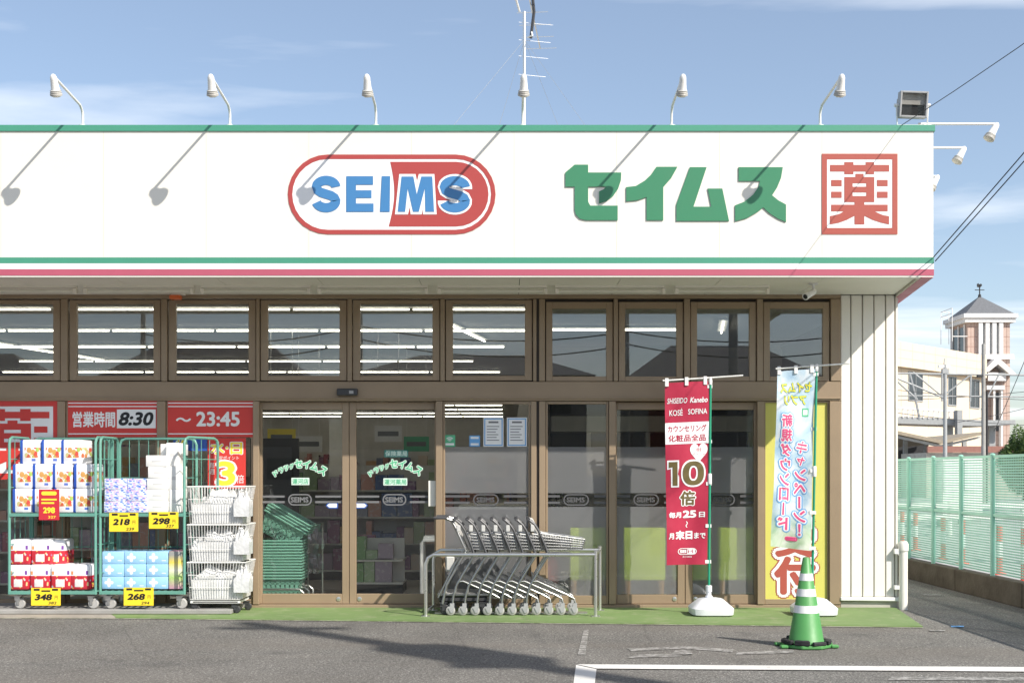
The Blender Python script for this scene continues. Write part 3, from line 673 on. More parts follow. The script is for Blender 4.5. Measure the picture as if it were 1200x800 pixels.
arc(dB, 'ドラッグセイムス', 463, 545, 4, dy); boxed(dB, '運河薬局', 449, 560, 477, 568.5, dy, 'mint_pale', 'mint'); boxed(dB, '保険薬局', 450, 527, 478, 535.5, dy, 'teal', 'mint_pale')
for dd, c, a, b in ((dA, 351, 307, 400), (dB, 462, 418, 509)):
    m = MB()
    for v in (581.5, 588):
        m.sheet(*rect(a, v - 1.2, c - 18, v + 1.2, 0), dy); m.sheet(*rect(c + 18, v - 1.2, b, v + 1.2, 0), dy)
    m.build('stripe_sticker', 'grey_print', dd, fix=False)
    m = MB(); ring(m, capsule(*rect(c - 14, 578.5, c + 14, 592, 0)), capsule(*rect(c - 12.4, 580, c + 12.4, 590.5, 0)), dy)
    txt(m, 'SEIMS', rect(c - 11, 582, c + 10, 588.5, 0), dy, bold=0.04); m.build('capsule_sticker', 'grey_print', dd, fix=False)
for dd, s, u in ((dA, -1, 389), (dB, 1, 423)):
    p = [(-6, 3), (4, 3), (7, 0), (4, -3), (-6, -3)]
    flat(MB(), [(X(u + s * a * 1.12, 0), Z(592 - b * 1.2, 0)) for a, b in p], dy).build('arrow_mark', 'blue_print', dd, fix=False)  # blue arrow shape on the door glass, white one in front
    flat(MB(), [(X(u + s * a * 0.9, 0), Z(592 - b * 0.8, 0)) for a, b in p], dy - 0.001).build('arrow_mark', 'white', dd, fix=False)
MB().box(X(502, 0), X(511, 0), -0.012, 0.0, Z(593, 0), Z(563, 0)).build('pull_plate', 'siding', dB, bevel=0.003)
# cream siding at the corner
side = MB().box(X(983.3, 0), 3.885, -0.03, 0.1, Z(700, 0), 3.112).build('corner_wall', 'concrete', store)
us = [983.6, 995.8, 1009.3, 1022.8, 1036.2, 1047.2, 1051]
for i, (a, b) in enumerate(zip(us, us[1:])):
    p = MB(); x0, x1 = X(a, 0), X(b, 0) - 0.011
    p.prism([(x0, Z(698, 0)), (x1, Z(698, 0)), (x1, 3.11), (x0, 3.11)], -0.058, -0.031).build('siding_panel', 'siding', side, bevel=0.005)
MB().prism([(X(982.5, 0), Z(702.5, 0)), (3.90, Z(703.3, 0)), (3.90, Z(698.6, 0)), (X(982.5, 0), Z(698.2, 0))], -0.085, -0.02).build('base_flashing', 'metal_white', side, bevel=0.006)
MB().box(X(983.8, 0), 3.875, -0.05, 0.09, 0.0, Z(703.6, 0)).build('wall_base', 'concrete', store)
# yellow reception panel in the last bay
yp = MB().frame(X(894.4, 0), X(969.6, 0), Z(707, 0), Z(470.6, 0), -0.05, 0.01, 0.012, 0.012, 0.05, 0.012).build('window', 'bronze', store, bevel=0.002)
MB().box(X(895, 0), X(969, 0), -0.03, -0.02, Z(702, 0), Z(471, 0)).build('yellow_panel', 'yellow_panel', yp)
for body, b in (('受', (907, 606, 954, 652)), ('付', (906, 651, 955, 696))):
    for i, (gr, mt) in enumerate(((0.105, 'kanji_red'), (0.075, 'white'), (0.0, 'kanji_red'))):
        txt(MB(), body, rect(*b, 0), -0.032 - 0.0015 * i, bold=0.045, grow=gr).build('lettering', mt, yp, fix=False)
# door sensor over the entrance, orange beacon, drain pipe
s_ = thing('door_sensor', 'small dark door sensor on the brown transom above the entrance doors', 'sensor', (X(408, 0), -0.065, Z(464, 0)))
MB().box(*[X(u, 0) for u in (396.5, 420.5)], -0.12, -0.066, Z(464, 0), Z(456, 0)).build('housing', 'dark_plastic', s_, bevel=0.006)
MB().box(X(411, 0), X(416, 0), -0.122, -0.119, Z(462, 0), Z(458.5, 0)).build('lens', 'grey_plastic', s_)
o_ = thing('warning_beacon', 'small orange warning light under the canopy on the left', 'lamp', (X(206, -0.15), -0.15, 3.112))
MB().box(X(199.5, -0.15), X(212.5, -0.15), -0.19, -0.11, Z(351, -0.15), Z(346, -0.15)).build('lens', 'orange', o_, bevel=0.008)
MB().box(X(201, -0.15), X(217, -0.15), -0.17, -0.13, Z(345.8, -0.15), 3.1115).build('bracket', 'soffit', o_)
dp = thing('drain_pipe', 'short cream vertical pipe at the foot of the right wall corner', 'pipe', (X(1058.5, -0.1), -0.1, 0))
cx = X(1058.5, -0.1)
MB().lathe([(0.042, 0.0), (0.042, Z(645, -0.1)), (0.05, Z(644.9, -0.1)), (0.05, Z(637, -0.1)), (0.035, Z(634, -0.1))], (cx, -0.1, 0), 18).build('pipe', 'siding', dp, smooth=True)
MB().box(cx - 0.09, cx - 0.04, -0.12, -0.08, 0.55, 0.6).build('clip', 'metal_white', dp); MB().box(cx - 0.09, cx - 0.04, -0.12, -0.08, 0.2, 0.24).build('clip', 'metal_white', dp)

# lights in the shop, hung under its ceiling
def tubes(label, x0, y, x1, z=3.06, y1=None):
    t = thing('ceiling_light', label, 'ceiling light', ((x0 + x1) / 2, y, 3.1), 'lit fluorescent lamps inside the shop')
    y1 = y if y1 is None else y1
    a, b = Vector((x0, y, z)), Vector((x1, y1, z)); d = (b - a).normalized(); n = Vector((-d.y, d.x, 0)) * 0.05
    h = MB(); 
    for p in ((a, b),):
        vs = [p[0] + n, p[1] + n, p[1] - n, p[0] - n]
        h.slab([(q.x, q.y) for q in vs], 3.075, 3.098)
    h.build('housing', 'ceil_in', t)
    L = (b - a).length; k = max(1, round(L / 1.24))
    for i in range(k):
        p, q = a + d * (L * i / k + 0.02), a + d * (L * (i + 1) / k - 0.02)
        MB().tube([p - Vector((0, 0, 0.005)), q - Vector((0, 0, 0.005))], 0.008, 6).build('tube', 'tube_on', t)
for lab, v, xa, xb in (('first row of lit ceiling tubes behind the upper windows, highest in view', 362, -8.5, 0.25), ('second row of lit ceiling tubes behind the upper windows', 387, -8.5, 0.25), ('third row of lit ceiling tubes behind the upper windows', 406, -8.5, -0.02),
                       ('fourth row of lit ceiling tubes behind the upper windows', 423, -7.45, -0.5), ('fifth and farthest row of lit ceiling tubes behind the upper windows', 435.5, -8.5, -0.1)):
    d = F * (3.06 - CH) / (V0 - v); tubes(lab, xa, d + CY, xb)
for k in range(8): tubes('%s ceiling tube row deep in the shop, behind the farthest upper-window row' % ['first', 'second', 'third', 'fourth', 'fifth', 'sixth', 'seventh', 'eighth'][k], -8.5, 22.1 + 1.9 * k + CY, -0.1)
d = F * 1.73 / (V0 - 386); tubes('single lit ceiling tube row behind the two windows right of the wide post', 0.5, d + CY, 2.1)
tubes('lit ceiling tube running slantwise behind the window next to the wide post', X(529, 2.2), 1.9, X(568, 3.3), 3.06, 3.6)
tubes('slanting lit ceiling tube behind the third window right of the wide post', 2.45, 1.6, 2.62, 3.06, 2.7)
tubes('slanting lit ceiling tube behind the leftmost upper window', -6.9, 3.2, -6.1, 3.06, 6.2)
# unlit strip lamps under the canopy
sy = -0.62
for i, u in enumerate((-42, 95, 232, 369, 509, 647, 787)):
    t = thing('canopy_strip_light', 'unlit white strip lamp under the canopy, number %s from the left' % ('one two three four five six seven'.split()[i]), 'strip light', (X(u, sy), sy, 3.112), 'strip lamps under the canopy')
    x0, x1 = X(u, sy) + 0.03, X(u + 136 if u != 787 else 905, sy) - 0.03
    MB().box(x0, x1, sy - 0.02, sy + 0.02, 3.092, 3.1115).build('housing', 'soffit', t)
    MB().tube([(x0 + 0.03, sy, 3.062), (x1 - 0.03, sy, 3.062)], 0.014, 8).build('tube', 'tube_off', t, smooth=True)
    for q in (x0, x1 - 0.03): MB().box(q, q + 0.03, sy - 0.03, sy + 0.03, 3.035, 3.084).build('end_holder', 'soffit', t, bevel=0.004)
# security camera
cx, cy_ = X(953, -0.75), -0.75
t = thing('security_camera', 'small white security camera hanging under the canopy near the right corner', 'camera', (cx, cy_, 3.112))
MB().lathe([(0.045, 3.10), (0.045, 3.1115)], (cx, cy_, 0), 14).build('mount', 'metal_white', t, smooth=True)
MB().tube([(cx, cy_, 3.1), (cx + 0.005, cy_, 3.06), (cx - 0.02, cy_ - 0.02, 3.035)], 0.014, 8).build('arm', 'metal_white', t, smooth=True)
mx = Matrix.Translation((cx + 0.01, cy_ + 0.02, 3.04)) @ Vector((-0.75, -0.6, -0.45)).to_track_quat('Z', 'Y').to_matrix().to_4x4()
MB().lathe([(0.02, -0.02), (0.03, 0.0), (0.03, 0.12), (0.034, 0.121), (0.034, 0.14)], mx=mx, n=14).build('body', 'metal_white', t, smooth=True)
MB().lathe([(0.024, 0.141), (0.02, 0.144)], mx=mx, n=14).build('lens', 'black', t, smooth=True)
# ------------------------------------------------------------------ lamps on the fascia
def spot(name, label, base, out, rise, reach, aim):
    """sign lamp: foot plate, bent arm, bell-shaped head with grey ring and lens"""
    t = thing(name, label, 'spotlight', base, 'spotlights along the sign')
    b = Vector(base); out = Vector(out)
    top = b + Vector((0, 0, rise)); tip = top + out * reach + Vector((0, 0, 0.07 if rise > 0.1 else 0.0))
    pts = [b, b + Vector((0, 0, rise * 0.7))] if rise > 0.1 else [b + Vector((0, 0, rise)) - out * 0.06]
    if rise > 0.1: pts += [top + out * 0.02 - Vector((0, 0, 0.01)), top + out * 0.07 + Vector((0, 0, 0.02))]
    pts += [tip]
    MB().tube(pts, 0.0115, 10).build('arm', 'metal_white', t, smooth=True)
    MB().lathe([(0.035, -0.006), (0.035, 0.008), (0.018, 0.012)], base, 14).build('foot', 'metal_white', t, smooth=True) if rise > 0.1 else MB().box(b.x - 0.05, b.x + 0.05, b.y - 0.03, b.y + 0.03, b.z - 0.001, b.z + rise - 0.01).build('foot', 'metal_white', t)
    aim = Vector(aim).normalized()
    q = aim.to_track_quat('Z', 'Y').to_matrix().to_4x4(); mx = Matrix.Translation(tip + aim * 0.022) @ q @ Matrix.Scale(0.76, 4)
    MB().lathe([(0.012, -0.045), (0.024, -0.035), (0.036, -0.01), (0.038, 0.02), (0.046, 0.11), (0.05, 0.125)], mx=mx, n=18).build('head', 'metal_white', t, smooth=True)
    r_ = MB().lathe([(0.052, 0.125), (0.06, 0.13), (0.057, 0.142), (0.063, 0.148), (0.06, 0.158), (0.066, 0.165), (0.066, 0.185), (0.058, 0.188)], mx=mx, n=18).build('cooling_ring', 'lamp_grey', t, smooth=True)
    MB().lathe([(0.056, 0.1885), (0.04, 0.2)], mx=mx, n=18).build('lens', 'glass_lens', r_, smooth=True)
    MB().tube([tip - Vector((0, 0, 0.02)), tip + aim * 0.03], 0.016, 8).build('joint', 'metal_white', t, smooth=True)
    return t
ORD = ['first', 'second', 'third', 'fourth', 'fifth', 'sixth']
for i, u in enumerate((97, 269.5, 440.5, 612.5, 787, 961)):
    nm = {0: 'white sign spotlight at the far left of the fascia top', 1: 'white sign spotlight second from the left on the fascia top', 2: 'white sign spotlight above the red and blue oval logo',
          3: 'white sign spotlight right in front of the antenna mast', 4: 'white sign spotlight above the green katakana lettering', 5: 'white sign spotlight on the fascia top left of the square floodlight'}[i]
    spot('sign_spotlight', nm, (X(u, FY + 0.05), FY + 0.05, FT + 0.01), (0, -1, 0), 0.15, 0.70, (0, 0.5, -1))
for i, (y, l) in enumerate(((-1.13, 0.60), (-0.35, 0.50), (0.75, 0.49))):
    lb = ['nearest of three spotlights sticking out sideways past the right end of the fascia', 'middle of three spotlights sticking out sideways past the right end of the fascia', 'farthest spotlight at the right end, half hidden behind the fascia edge'][i]
    spot('sign_spotlight', lb, (XR(y) - 0.05, y, FT + 0.005), (1, 0, 0), 0.045, l + 0.05, (-0.5, -0.1, -0.85))
# square floodlight
fx, fy = X(1069, FY + 0.06), FY + 0.06
t = thing('floodlight', 'square floodlight on a bracket at the right end of the fascia top', 'floodlight', (fx, fy, FT + 0.005))
mx = Matrix.Translation((fx, fy, FT + 0.20)) @ Matrix.Rotation(R(6), 4, 'X') @ Matrix.Rotation(R(2), 4, 'Y')
bm_ = MB(); 
for a in ((-0.125, -0.108, -0.115, 0.115), (0.108, 0.125, -0.115, 0.115), (-0.108, 0.108, -0.115, -0.098), (-0.108, 0.108, 0.098, 0.115)): bm_.box(a[0], a[1], -0.05, 0.03, a[2], a[3], mx)
bm_.build('rim', 'grey_plastic', t, bevel=0.003)
MB().box(-0.107, 0.107, 0.02, 0.13, -0.09, 0.09, mx).build('housing', 'grey_plastic', t, bevel=0.02)
MB().box(-0.1075, 0.1075, -0.012, 0.019, 0.004, 0.0975, mx).build('reflector', 'lamp_grey', t); MB().box(-0.1075, 0.1075, 0.0, 0.019, -0.0975, 0.003, mx).build('reflector', 'black', t)
MB().box(-0.107, 0.107, -0.042, -0.036, -0.097, 0.097, mx).build('front_glass', 'glass_lamp', t)
MB().tube([(fx - 0.14, fy, FT + 0.20), (fx - 0.135, fy, FT + 0.02), (fx + 0.135, fy, FT + 0.02), (fx + 0.14, fy, FT + 0.20)], 0.009, 6).build('bracket', 'metal_white', t)
for s in (-1, 1): MB().lathe([(0.016, -0.02), (0.016, 0.02)], mx=Matrix.Translation((fx + s * 0.14, fy, FT + 0.20)) @ Matrix.Rotation(R(90), 4, 'Y'), n=10).build('knob', 'metal_white', t)
MB().box(fx - 0.10, fx + 0.12, fy - 0.05, fy + 0.05, FT + 0.006, FT + 0.012).build('foot', 'metal_white', t)
# roof antenna
ay = 3.0; ax = X(614.5, ay); top = Z(14, ay)
t = thing('roof_antenna', 'thin aerial mast with a small yagi antenna on the roof', 'antenna', (ax, ay, 3.5))
MB().tube([(ax, ay, 3.5), (ax, ay, top)], 0.02, 8).build('mast', 'steel', t, smooth=True)
MB().tube([(ax - 0.10, ay - 1.3, top + 0.30), (ax + 0.10, ay + 0.15, top + 0.06), (ax + 0.23, ay + 1.2, top - 0.03)], 0.010, 6).build('boom', 'steel', t)
for k in range(9):
    f = k / 8; p = Vector((ax - 0.10, ay - 1.3, top + 0.30)).lerp(Vector((ax + 0.23, ay + 1.2, top - 0.03)), f); w = 0.16 + 0.06 * f
    MB().rod(p + Vector((-w, 0.02, 0)), p + Vector((w, -0.02, 0)), 0.005).build('element', 'steel', t)
for k, zq in enumerate((-0.33, -0.55, -0.75, -0.98)): MB().rod((ax - 0.07, ay, top + zq + 0.2), (ax + 0.36 - 0.03 * k, ay + 0.1, top + zq + 0.2), 0.0028).build('element', 'steel', t)
MB().tube([(ax + 0.05, ay + 0.05, top - 0.3), (ax + 0.10, ay - 0.1, top - 0.33), (ax + 0.09, ay, top - 0.25)], 0.012, 6).build('clamp', 'metal_white', t)
MB().tube([(ax - 0.05, ay - 0.3, top + 0.4), (ax - 0.14, ay - 0.2, top + 0.2), (ax - 0.06, ay, top)], 0.014, 8).build('balun', 'metal_white', t, smooth=True)
MB().tube([(ax + 0.07, ay, top + 0.5), (ax + 0.12, ay, top), (ax + 0.08, ay, top - 0.33)], 0.02, 6).build('reflector_bar', 'dark_plastic', t)
for q in ((-1.9, 1.0), (-0.9, 4.8), (1.9, 0.7), (1.75, 4.6)):
    MB().tube([(ax, ay, Z(47, ay)), (q[0], q[1], 3.5)], 0.0022, 4).build('guy_wire', 'steel', t)
t = thing('roof_hoop', 'low white pipe hoop just showing above the fascia right of the antenna', 'pipe', (X(692, 0.5), 0.5, 3.5))
cx = X(692, 0.5); MB().tube([(cx - 0.12, 0.5, 3.5), (cx - 0.12, 0.5, 4.53), (cx - 0.06, 0.5, 4.575), (cx + 0.06, 0.5, 4.575), (cx + 0.13, 0.5, 4.53), (cx + 0.13, 0.5, 3.5)], 0.012, 8).build('hoop', 'metal_white', t, smooth=True)

# ------------------------------------------------------------------ street poles beside and behind the camera, and their cables
def street_pole(loc, h, label, transformer=False):
    x, y = loc; t = thing('utility_pole', label, 'utility pole', (x, y, 0), 'street poles beside the car park')
    MB().tube([(x, y, 0), (x, y, h)], [0.17, 0.11], 14).build('pole', 'pole_conc', t, smooth=True)
    MB().box(x - 0.55, x + 0.55, y - 0.05, y + 0.05, h - 0.5, h - 0.4).build('crossarm', 'far_grey', t)
    if transformer:
        for s in (-0.40, -0.15): MB().lathe([(0.2, h - 3.1), (0.24, h - 3.05), (0.24, h - 2.3), (0.2, h - 2.25)], (x + s, y + 0.3, 0), 16).build('transformer', 'far_grey', t, smooth=True)
        MB().box(x - 0.7, x, y + 0.05, y + 0.5, h - 3.2, h - 3.11).build('bracket', 'far_grey', t)
street_pole((8.5, -11.5), 12.9, 'concrete utility pole with transformers beside the car park', True)
street_pole((9.8, -14.5), 7.0, 'low concrete pole behind the car park entrance')
street_pole((9.8, 4.2), 7.2, 'low concrete pole in the forecourt right of the shop')
street_pole((6.6, -23.0), 9.0, 'concrete utility pole across the car park')
def cable(label, a, b, sag, r=0.012, cat='cable'):
    a, b = Vector(a), Vector(b)
    pts = [a.lerp(b, i / 24) - Vector((0, 0, sag * 4 * (i / 24) * (1 - i / 24))) for i in range(25)]
    return solo('overhead_cable', MB().tube(pts, r, 6), 'wire', tuple(a), label, cat, 'overhead cables')
z3 = Z(303, FY)
cable('upper cable of the pair running up right from the fascia corner', (XR(-1.2) - 0.01, -1.262, z3 + 0.01), (8.9, -11.4, 12.4), 0.25, 0.0052)
cable('lower cable of the pair running up right from the fascia corner', (XR(-1.2) + 0.005, -1.262, z3 - 0.025), (8.95, -11.4, 12.3), 0.28, 0.0052)
cable('thin single cable sagging from the floodlight up to the right', (X(1056, FY), FY - 0.013, FT + 0.0), (6.6, -22.9, 8.6), 1.0, 0.0035)
cable('street cable passing beside the forecourt at right', (9.8, -14.5, 6.6), (9.8, 4.2, 6.7), 0.35, 0.035)
cable('street cable hanging lower beside the forecourt at right', (9.7, -14.5, 6.0), (9.9, 4.2, 6.2), 0.5, 0.05)
for i, (x, y) in enumerate(((-17, -44), (-6.5, -41), (5.5, -43), (17, -42))):
    street_pole((x, y), 9.6 + 0.3 * (i % 2), '%s utility pole across the street, mirrored in the upper windows' % ['leftmost', 'second', 'third', 'rightmost'][i], i == 2)
for i, (z, dx) in enumerate(((9.2, -0.7), (9.25, 0.7), (7.9, 0.0), (7.3, 0.1))):
    for j in range(3):
        a = ((-17, -44), (-6.5, -41), (5.5, -43)); b = ((-6.5, -41), (5.5, -43), (17, -42))
        cable('street wire across the road, %s level, %s span' % (['highest back', 'highest front', 'middle', 'lowest'][i], ['left', 'middle', 'right'][j]), (a[j][0] + dx, a[j][1], z), (b[j][0] + dx, b[j][1], z), 0.35 + 0.1 * i, 0.03)
# houses across the street; the upper windows mirror them
def house(x, y, w, d, h, rh, label):
    t = thing('house', label, 'house', (x, y, 0), 'houses across the street')
    MB().box(x - w / 2, x + w / 2, y - d / 2, y + d / 2, 0, h).build('wall', 'house_wall', t)
    e = 0.5
    MB().add([(x - w / 2 - e, y - d / 2 - e, h), (x + w / 2 + e, y - d / 2 - e, h), (x + w / 2 + e, y + d / 2 + e, h), (x - w / 2 - e, y + d / 2 + e, h), (x - w / 4, y, h + rh), (x + w / 4, y, h + rh)],
             [(0, 1, 5, 4), (2, 3, 4, 5), (1, 2, 5), (3, 0, 4), (0, 3, 2, 1)]).build('roof', 'house_roof', t)
    n = int(w / 3)
    for k in range(n):
        for z in (1.0, h - 2.2):
            xx = x - w / 2 + w * (k + 0.5) / n
            wd = MB().frame(xx - 0.8, xx + 0.8, z, z + 1.3, y + d / 2, y + d / 2 + 0.06, 0.06, 0.06, 0.06, 0.06).build('window', 'far_grey', t)
            MB().box(xx - 0.74, xx + 0.74, y + d / 2 + 0.005, y + d / 2 + 0.03, z + 0.06, z + 1.24).build('pane', 'win_dark', wd)
for a in ((-34, -62, 14, 9, 6.6, 2.2, 'wide grey-roofed house across the street, mirrored in the left windows'), (-17, -58, 12, 8, 6.2, 2.9, 'grey-roofed house across the street with the steepest roof'),
          (-2, -60, 13, 9, 6.9, 1.6, 'low-roofed house across the street, mirrored in the middle windows'), (13, -63, 11, 8, 7.0, 2.4, 'tall grey-roofed house across the street'), (27, -60, 13, 9, 6.0, 2.4, 'grey-roofed house at the right end across the street')): house(*a)

# ------------------------------------------------------------------ signs and posters on the storefront
def sign(name, label, cat, u0, v0, u1, v1, mat, y=-0.0475, group=None):
    x0, x1, z0, z1 = rect(u0, v0, u1, v1, y)
    t = thing(name, label, cat, ((x0 + x1) / 2, y, z0), group)
    MB().box(x0, x1, y, y + 0.004, z0, z1).build('panel', mat, t)
    return t, y - 0.0012
t, y = sign('window_banner', 'red sign with a large white-framed medicine kanji at the far left window', 'sign', -38, 470, 70.5, 561, 'white')
kanji(t, lambda a, b: (X(-40 + (a - 57) / 646 * 110, y), Z(469.5 + (b - 61) / 686 * 92, y)), y, 'banner_red', 'white', False)
t, y = sign('window_banner', 'red opening-hours banner with 8:30 in a white box', 'sign', 79.5, 469.5, 185.5, 512, 'banner_red')
m = MB(); 
for v in (472, 476, 508): m.sheet(*rect(80, v - 0.5, 185, v + 0.7, y), y)
m.build('pinstripe', 'white', t, fix=False)
MB().sheet(*rect(137, 479.5, 182.5, 501.5, y), y).build('white_field', 'white', t, fix=False)
txt(MB(), '営業時間', rect(85, 482, 135, 500.5, y), y - 0.001, bold=0.025).build('lettering', 'white', t, fix=False)
txt(MB(), '8:30', rect(139, 482.5, 180, 498.5, y), y - 0.002, bold=0.035, slant=0.22).build('lettering', 'black', t, fix=False)
t, y = sign('window_banner', 'red closing-hours banner reading 23:45', 'sign', 196.5, 469.5, 297.5, 512, 'banner_red')
m = MB()
for v in (472, 476, 508): m.sheet(*rect(197, v - 0.5, 297, v + 0.7, y), y)
m.build('pinstripe', 'white', t, fix=False)
txt(MB(), '～', rect(206, 489, 224, 494, y), y - 0.001, bold=0.03).build('lettering', 'white', t, fix=False); txt(MB(), '23:45', rect(230, 482, 281, 499.5, y), y - 0.001, bold=0.03).build('lettering', 'white', t, fix=False)
t, y = sign('poster', 'red points-day poster with a big yellow numeral 3', 'poster', 243.5, 513, 288, 572, 'banner_red')
def outl(parent, body, b, y, fill, edge, bold=0.025, grow=0.05, **kw):
    txt(MB(), body, b, y, bold=bold, grow=grow, **kw).build('lettering_outline', edge, parent, fix=False); txt(MB(), body, b, y - 0.0015, bold=bold, **kw).build('lettering', fill, parent, fix=False)
outl(t, '水', rect(247, 517, 263, 532, y), y, 'yellow_print', 'white'); outl(t, '・', rect(264.5, 523, 267.5, 526, y), y, 'yellow_print', 'white'); outl(t, '日', rect(270, 518, 284, 532, y), y, 'yellow_print', 'white'); outl(t, '3', rect(254, 540, 276, 569, y), y, 'yellow_print', 'white', 0.03, 0.05)
m = MB(); txt(m, '限定ポイント', rect(252, 534, 280, 538.5, y), y); txt(m, '倍', rect(277, 556, 286, 566, y), y); vtxt(m, '毎週', rect(245, 541, 252, 556, y), y); m.build('lettering', 'white', t, fix=False)
t, y = sign('poster', 'blue poster strip behind the roll cage left of the red poster', 'poster', 203, 513.5, 242.5, 528, 'blue_print')
outl(t, '60', rect(205, 515, 219, 526, y), y, 'yellow_print', 'white')
# two notices and two small stickers on the glass beside the doors
for i, (a, b) in enumerate(((566.5, 590), (594, 617.5))):
    t, y = sign('paper_notice', ('left' if i == 0 else 'right') + ' one of two white notices taped above the trolleys', 'notice', a, 489, b, 523, 'white', -0.026, 'notices on the glass')
    ring(MB(), [(X(a + 1, y), Z(522, y)), (X(b - 1, y), Z(522, y)), (X(b - 1, y), Z(490, y)), (X(a + 1, y), Z(490, y))], [(X(a + 2.2, y), Z(520.8, y)), (X(b - 2.2, y), Z(520.8, y)), (X(b - 2.2, y), Z(491.2, y)), (X(a + 2.2, y), Z(491.2, y))], y).build('border', 'sky_print', t, fix=False)
    m = MB(); m.sheet(*rect(a + 6, 493.5, b - 6, 495.5, y), y)
    for k in range(6): m.sheet(*rect(a + 4, 499 + k * 3.2, b - 5 - (k * 37 % 5), 499.9 + k * 3.2, y), y)
    m.build('print', 'grey_print', t, fix=False)
t, y = sign('wifi_sticker', 'small green wireless sticker on the glass left of the notices', 'sticker', 520.5, 509.5, 533.5, 523.3, 'mint', -0.026)
m = MB(); c = (X(527, y), Z(517.5, y))
for r_ in (0.018, 0.033, 0.048):
    p = [(c[0] + r_ * math.cos(R(a)), c[1] + r_ * math.sin(R(a))) for a in range(45, 136, 15)]; q = [(c[0] + (r_ - 0.008) * math.cos(R(a)), c[1] + (r_ - 0.008) * math.sin(R(a))) for a in range(45, 136, 15)]
    m.add([(a, y, b) for a, b in p] + [(a, y, b) for a, b in q], [(k, k + 1, k + 8, k + 7) for k in range(6)])
m.sheet(*rect(522, 519, 532, 521.5, y), y); m.build('print', 'white', t, fix=False)
t, y = sign('sticker', 'small blue sticker on the glass between the green sticker and the notices', 'sticker', 550, 510, 562.5, 523, 'sky_print', -0.026)
m = MB(); m.sheet(*rect(551.5, 511.5, 561, 514, y), y); m.sheet(*rect(551.5, 519, 561, 521.5, y), y); m.build('print', 'white', t, fix=False)

# ------------------------------------------------------------------ roll cages with packs
t = solo('threshold_strip', MB().box(-10, X(271, -0.64), -0.645, -0.02, 0.017, 0.06), 'strip_grey', (-5, -0.6, 0.017), 'low grey concrete strip under the roll cages', 'strip', bevel=0.006)
def caster(mb_f, mb_w, x, y, z, r=0.05):
    mb_f.box(x - 0.012, x + 0.012, y - 0.028, y - 0.022, z + r * 0.8, z + r * 2.3); mb_f.box(x - 0.012, x + 0.012, y + 0.022, y + 0.028, z + r * 0.8, z + r * 2.3); mb_f.box(x - 0.035, x + 0.035, y - 0.035, y + 0.035, z + r * 2.3, z + r * 2.45)
    mb_f.box(x - 0.03, x + 0.02, y - 0.03, y + 0.03, z + r * 1.6, z + r * 2.3)
    mb_w.lathe([(r * 0.85, -0.018), (r, -0.012), (r, 0.012), (r * 0.85, 0.018)], mx=Matrix.Translation((x + 0.015, y, z + r)) @ Matrix.Rotation(R(90), 4, 'X'), n=16)
CYF, CYB, CG = -0.60, -0.12, 0.0605
def cage(u0, u1, label, swing=0.0):
    x0, x1 = X(u0, CYF), X(u1, CYF); zt = Z(512, CYF)
    t = thing('roll_cage', label, 'roll cage', ((x0 + x1) / 2, (CYF + CYB) / 2, CG), 'roll cages in front of the shop')
    def loop(ax, ay, bx, by, z0):
        d = Vector((bx - ax, by - ay, 0)); L = d.length; d.normalize(); r = 0.06; P = lambda s, z: (ax + d.x * s, ay + d.y * s, z)
        return [P(0, z0), P(0, zt - r), P(r * 0.3, zt - r * 0.3), P(r, zt), P(L - r, zt), P(L - r * 0.3, zt - r * 0.3), P(L, zt - r), P(L, z0)]
    for s, (xf, xb) in enumerate(((x0, x0 + 0.01), (x1, x1 + swing))):
        f = MB().tube(loop(xf, CYF, xb, CYB, 0.2), 0.0135, 8).build('side_frame', 'cage_green', t, smooth=True)
        m = MB()
        for k in range(5): m.rod((xf, CYF, 0.4 + k * 0.27), (xb, CYB, 0.4 + k * 0.27), 0.005)
        for k in (1, 2, 3): m.rod((xf + (xb - xf) * k / 4, CYF + (CYB - CYF) * k / 4, 0.25), (xf + (xb - xf) * k / 4, CYF + (CYB - CYF) * k / 4, zt - 0.01), 0.004)
        m.build('side_rods', 'cage_green', t)
    MB().tube(loop(x0 + 0.03, CYB, x1 - 0.01, CYB, 0.2), 0.0135, 8).build('back_frame', 'cage_green', t, smooth=True)
    m = MB()
    for k in range(1, 8): xx = x0 + 0.03 + (x1 - x0 - 0.04) * k / 8; m.rod((xx, CYB, 0.24), (xx, CYB, zt - 0.01), 0.004)
    for z in (0.62, 1.30): m.rod((x0 + 0.03, CYB + 0.008, z), (x1 - 0.01, CYB + 0.008, z), 0.007)
    m.build('back_rods', 'cage_green', t)
    for nm, z in (('shelf', Z(602, CYF)), ('deck', Z(693, CYF))):
        m = MB().frame(x0, x1, z - 0.012, z + 0.012, CYF, CYF + 0.025, 0.02, 0.02, 0.008, 0.008); m.v = []; m.f = []
        m.box(x0 - 0.004, x1 + 0.004, CYF - 0.016, CYF + 0.012, z - 0.022, z + 0.008); m.box(x0 + 0.015, x1 - 0.015, CYB - 0.015, CYB + 0.01, z - 0.02, z)
        for k in range(13): xx = x0 + 0.02 + (x1 - x0 - 0.04) * k / 12; m.box(xx - 0.008, xx + 0.008, CYF + 0.012, CYB - 0.015, z - 0.008, z + 0.003)
        m.build(nm, 'cage_green', t)
    for xx in (x0 + 0.07, x1 - 0.05):
        for yy in (CYF + 0.05, CYB - 0.05):
            a, b = MB(), MB(); caster(a, b, xx, yy, CG); f = a.build('caster', 'steel', t); b.build('wheel', 'tyre_grey', f, smooth=True)
    return t
cage(11, 112, 'green roll cage at the far left with blue-white and red-white paper packs')
cage(117.5, 216, 'green roll cage beside the white wire baskets, with tissue boxes', 0.20)
GP = -0.52
